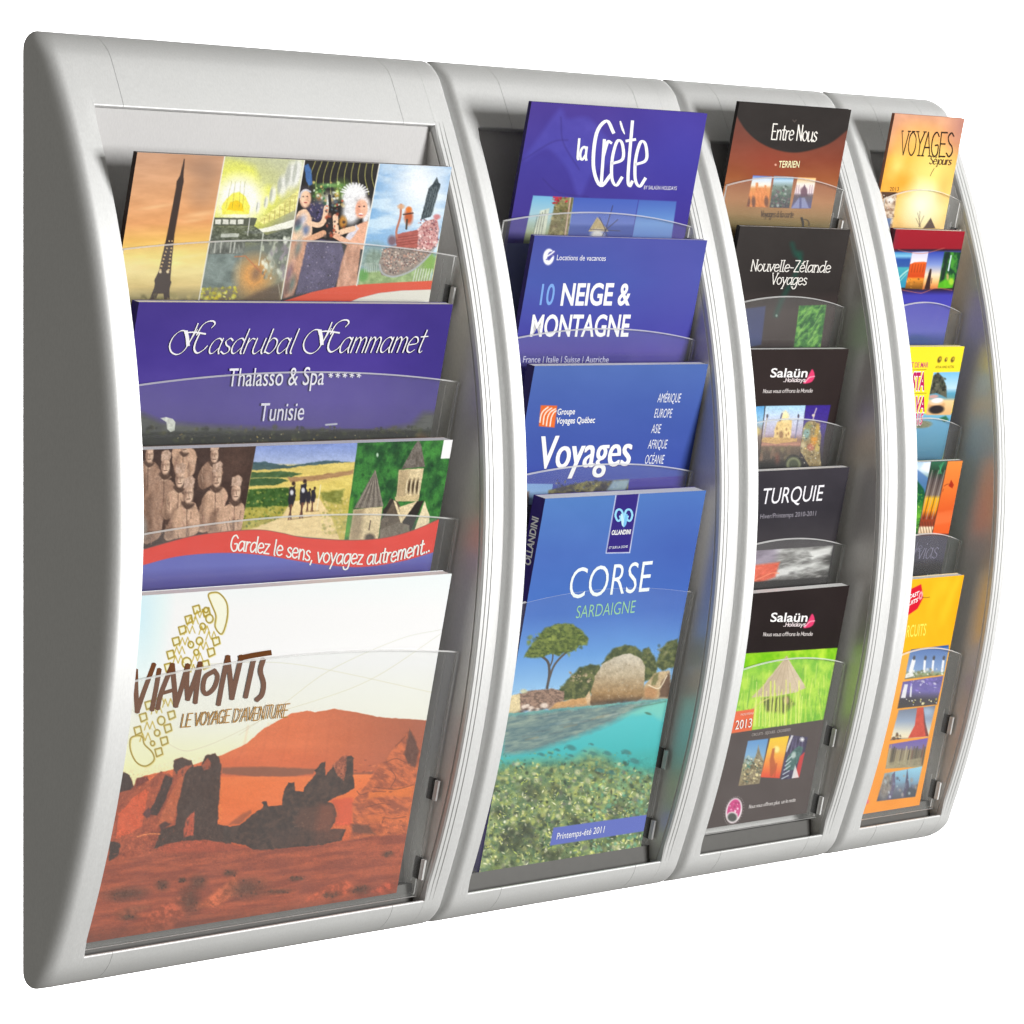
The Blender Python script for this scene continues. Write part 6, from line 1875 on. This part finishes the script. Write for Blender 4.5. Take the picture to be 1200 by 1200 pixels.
def art_stripes(s):
    a = Z(980, 520, 5.4545)
    s.spine = (60, 80, 50)
    s.fill(noisy(vg((535, C(64, 62, 76)), (628, C(66, 64, 80)), (655, C(56, 54, 72)), (663, C(24, 20, 26)), (680, C(22, 18, 22))), 20, 20, .03, 3))
    s.setclip(a((330, 122), (608, 114), (520, 575), (330, 590)))
    s.fill(vg((540, C(176, 206, 232)), (552, C(210, 226, 240)), (566, C(60, 110, 96)), (585, C(20, 96, 50)), (605, C(110, 180, 50)), (625, C(50, 110, 40))))
    s.poly(a((480, 230), (500, 150), (540, 180), (590, 220), (570, 320), (480, 330)), (80, 120, 176), .85, 2)
    s.poly(a((420, 180), (490, 200), (560, 290), (570, 330), (420, 340)), (16, 84, 50), .95, 2)
    s.poly(a((560, 120), (608, 114), (600, 190), (540, 160)), (240, 246, 252), .8, 3)
    s.dabs(130, z1(a, 430, 300) + z1(a, 550, 580), (.7, 2), ((30, 120, 50), (150, 210, 60), (14, 70, 36), (90, 170, 60), (190, 230, 90)), 5, .65, (.3, .7))
    s.setclip(a((608, 114), (712, 111), (612, 580), (520, 575)))
    s.fill(vg((540, C(50, 110, 80)), (552, C(40, 66, 50)), (562, C(90, 80, 80)), (580, C(120, 104, 96)), (584, C(236, 180, 30)), (598, C(240, 150, 20)), (606, C(150, 60, 30)), (616, C(140, 60, 40)), (618, C(240, 220, 190)), (627, C(220, 190, 150))))
    for k in range(6):
        s.line(a((615 + k * 20, 170), (540 + k * 18, 480)), 1.1, (50, 38, 34) if k % 2 else (180, 170, 160), .6)
        s.line(a((530 + k * 18, 500), (545 + k * 18, 580)), .9, (90, 50, 30), .7)
    for k in range(5):
        s.line(a((690 - k * 8, 115 + k * 6), (650 + k * 6, 190)), .8, (70, 170, 110), .7)
    s.setclip(a((712, 111), (830, 108), (720, 580), (612, 580)))
    s.fill(vg((540, C(238, 140, 62)), (575, C(230, 116, 48)), (600, C(222, 92, 38)), (606, C(232, 104, 50)), (626, C(226, 96, 40))))
    s.poly(a((650, 440), (760, 420), (740, 500), (620, 520)), (232, 120, 66), .6, 3)
    s.poly(a((735, 230), (752, 262), (742, 285), (718, 270)), (170, 40, 20), .95)
    s.line(a((690, 270), (712, 258), (735, 262)), .8, (130, 50, 30), .8, True)
    s.line(a((685, 290), (680, 305)), .8, (150, 60, 30), .8)
    s.setclip(None)
    for x0, x1 in (((608, 114), (520, 577)), ((712, 111), (612, 580))):
        s.line(a(x0, x1), .8, (40, 30, 30), .7)
    s.poly(a((430, 580), (770, 572), (770, 584), (430, 592)), (90, 40, 40), .6)
    s.pen('Servias', [z1(a, 405, 742), z1(a, 640, 730)], (5.5, -20), 1.1, (126, 122, 146), (2.4, .4))
    s.pen('le', [z1(a, 500, 690), z1(a, 545, 688)], (2.4, -11), .7, (110, 106, 130))
    s.type('Automne', z1(a, 575, 848), z1(a, 652, 840), (.4, -3), (190, 200, 190))


def art_circuits(s):
    a, b = Z(980, 640, 5.4545), Z(960, 780, 5.0)
    s.spine = (226, 200, 150)
    s.fill(noisy(vg((670, C(248, 182, 20)), (760, C(246, 180, 24)), (800, C(246, 166, 40)), (955, C(244, 150, 44))), 12, 26, .02, 3))
    for x, y, rx, ry in ((690, 250, 30, 60), (620, 330, 26, 90), (740, 300, 20, 80), (690, 430, 24, 70), (780, 230, 14, 40)):
        s.ell(*z1(a, x, y), rx / 5.45, ry / 5.45, (252, 202, 40), .5, .3, .7)
    s.ell(*z1(a, 790, 400), 6, 40, (250, 160, 10), .5, .2, .9)
    s.poly(a((380, 325), (445, 290), (543, 243), (556, 330), (520, 400), (430, 462), (380, 490)), (216, 16, 46), 1)
    s.type('FRANCAST', z1(a, 392, 368), z1(a, 524, 314), (1.4, -5), (252, 240, 240), .03)
    s.type('CIRCUITS', z1(a, 392, 412), z1(a, 518, 356), (1.4, -5), (252, 240, 240), .03)
    s.ell(*z1(a, 540, 316), 2.0, 4.6, (250, 236, 236), 1, .2)
    s.ell(*z1(a, 540, 316), 1.0, 2.8, (216, 16, 46), 1, .2)
    s.line(a((546, 326), (575, 330), (596, 326)), .8, (110, 80, 30), .8, True)
    s.type('& CIRCUITS', z1(a, 372, 590), z1(a, 568, 570), (1.8, -13.6), (255, 232, 90), .01)
    s.poly(a((478, 662), (720, 632), (716, 680), (470, 700)), (40, 90, 160), 1)

    def pic(pts, col):
        s.setclip(pts)
        s.fill(col)
    pic(a((472, 672), (720, 645), (688, 822), (436, 852)), vg((762, C(84, 120, 180)), (785, C(130, 160, 206)), (790, C(150, 160, 110)), (796, C(110, 110, 80))))
    for x0, x1, w in ((500, 480, 4.5), (572, 565, 2.6), (626, 618, 2.4), (690, 680, 2.6)):
        s.line(a((x0 - 6, 735), (x1 - 4, 800)), w, (244, 244, 246), .97)
        s.ell(*z1(a, x0 - 2, 715), 1.5, 2.6, (60, 60, 66), .9, .2)
    s.poly(a((445, 820), (500, 790), (500, 830), (440, 845)), (240, 240, 240), .95)
    s.dabs(40, z1(a, 460, 780) + z1(a, 690, 840), (.6, 1.8), ((120, 130, 70), (230, 226, 210), (90, 100, 60), (240, 240, 236), (160, 130, 90)), 5, .75)
    pic(b((490, 96), (728, 60), (690, 228), (458, 252)), vg((798, C(100, 90, 160)), (810, C(110, 100, 170)), (820, C(56, 50, 60)), (832, C(60, 56, 50))))
    s.poly(b((478, 190), (500, 110), (520, 110), (505, 190)), (236, 236, 240), .95)
    s.line(b((540, 110), (535, 180)), 2, (236, 236, 240), .9)
    s.dabs(46, z1(b, 520, 75) + z1(b, 715, 160), (.7, 2.4), ((150, 130, 210), (230, 226, 240), (90, 80, 150), (120, 100, 190)), 6, .7, (.3, .7))
    s.dabs(22, z1(b, 500, 195) + z1(b, 690, 245), (.5, 1.5), ((236, 230, 180), (200, 190, 60), (246, 246, 244), (40, 36, 36)), 7, .85)
    pic(b((466, 262), (682, 234), (640, 416), (418, 438)), vg((828, C(110, 120, 140)), (845, C(150, 166, 190)), (858, C(226, 220, 200)), (864, C(240, 226, 190)), (868, C(80, 60, 50))))
    s.ell(*z1(b, 630, 270), 8, 5, (176, 200, 226), .7, 0, .6)
    s.poly(b((575, 240), (610, 240), (616, 330), (640, 415), (520, 425), (560, 350)), noisy((206, 70, 46), 4, 4, .06, 8), 1)
    s.poly(b((612, 250), (622, 330), (642, 415), (624, 415), (612, 330)), (90, 40, 40), .7)
    s.dabs(16, z1(b, 425, 400) + z1(b, 480, 435), (.7, 1.8), ((60, 44, 40), (150, 110, 60)), 9, .8)
    pic(b((412, 462), (638, 424), (606, 592), (388, 604)), vg((866, C(110, 90, 176)), (876, C(120, 106, 160)), (880, C(130, 116, 96)), (900, C(146, 136, 106))))
    R = random.Random(5)
    for k in range(26):
        x = 400 + k * 9
        s.line(b((x + 14, R.uniform(465, 500)), (x - 4, 580)), R.uniform(.6, 1.8), R.choice(((90, 80, 66), (170, 156, 120), (120, 70, 60), (70, 66, 56), (190, 180, 150))), .75)
    s.poly(b((400, 570), (600, 540), (600, 600), (385, 610)), noisy((166, 156, 124), 3, 2, .1, 10), .7, 2)
    pic(b((384, 632), (604, 590), (562, 768), (336, 796)), vg((900, C(150, 206, 230)), (915, C(130, 170, 196)), (925, C(110, 116, 130)), (938, C(80, 84, 96))))
    s.poly(b((500, 720), (516, 600), (524, 680), (530, 770), (480, 770)), (84, 80, 104), .95)
    s.poly(b((400, 780), (425, 640), (444, 620), (446, 700), (420, 790)), (100, 92, 120), .95)
    s.ell(*z1(b, 390, 700), 6, 16, noisy((140, 130, 120), 2, 3, .16, 11), .9, .2, .4)
    s.poly(b((520, 720), (590, 690), (570, 770), (500, 780)), (70, 76, 84), .85, 2)
    s.dabs(26, z1(b, 370, 640) + z1(b, 570, 770), (.6, 1.8), ((120, 130, 150), (80, 80, 96), (170, 160, 150), (206, 220, 226)), 12, .6, (1, 2), None, (-.2, .2))
    s.setclip(None)
    s.ell(*z1(b, 280, 796), 2.4, 3, (226, 110, 130), .9)


BROCHURES = (
    ('city_photos', art_cities, 'landscape brochure with tower, pool hall, carnival and float pictures, topmost in the widest rack'),
    ('hotel', art_hotel, 'purple landscape brochure titled in white script with Tunisie below, dark trees at its foot'),
    ('warriors', art_warriors, 'landscape brochure showing clay soldiers, field walkers and a chapel above a red ribbon'),
    ('desert', art_desert, 'white and orange landscape brochure with a yellow boot print over red desert rocks'),
    ('crete', art_crete, 'purple brochure titled la Cr\u00e8te, topmost of the tall blue ones'),
    ('snow', art_snow, 'violet blue brochure titled Neige & Montagne with pale blue number 10'),
    ('groupe', art_groupe, 'blue brochure titled Voyages with a small orange square logo and list of continents'),
    ('corse', art_corse, 'blue brochure titled Corse with pine, boulder and underwater reef, purple spine'),
    ('entre', art_entre, 'black and rust brown brochure titled Entre Nous with three small pictures'),
    ('nz', art_nz, 'black brochure in typewriter lettering titled Nouvelle-Z\u00e9lande with a green leaf picture'),
    ('taj', art_taj, 'black brochure with pink leaf logo above a domed palace and golden church'),
    ('turquie', art_turquie, 'charcoal brochure titled Turquie with a red and grey cloud picture'),
    ('rice', art_rice, 'black brochure with straw hat in bright green rice and orange 2013 box'),
    ('tipi', art_tipi, 'orange sunset leaflet titled Voyages in black serif letters, topmost in the narrowest rack'),
    ('redband', art_redband, 'leaflet with a red top band, four small pictures and a blue foot'),
    ('costa', art_costa, 'yellow leaflet with magenta Costa Brava lettering and a beach picture'),
    ('stripes', art_stripes, 'leaflet striped in green jungle, brown reeds and orange dune above dark grey'),
    ('circuits', art_circuits, 'golden yellow leaflet with a red tag and a column of small pictures'),
)
for key, art, label in BROCHURES:
    sheet = Sheet(COVERS[key], None)
    art(sheet)
    sheet.build('brochure', label, GROUP)
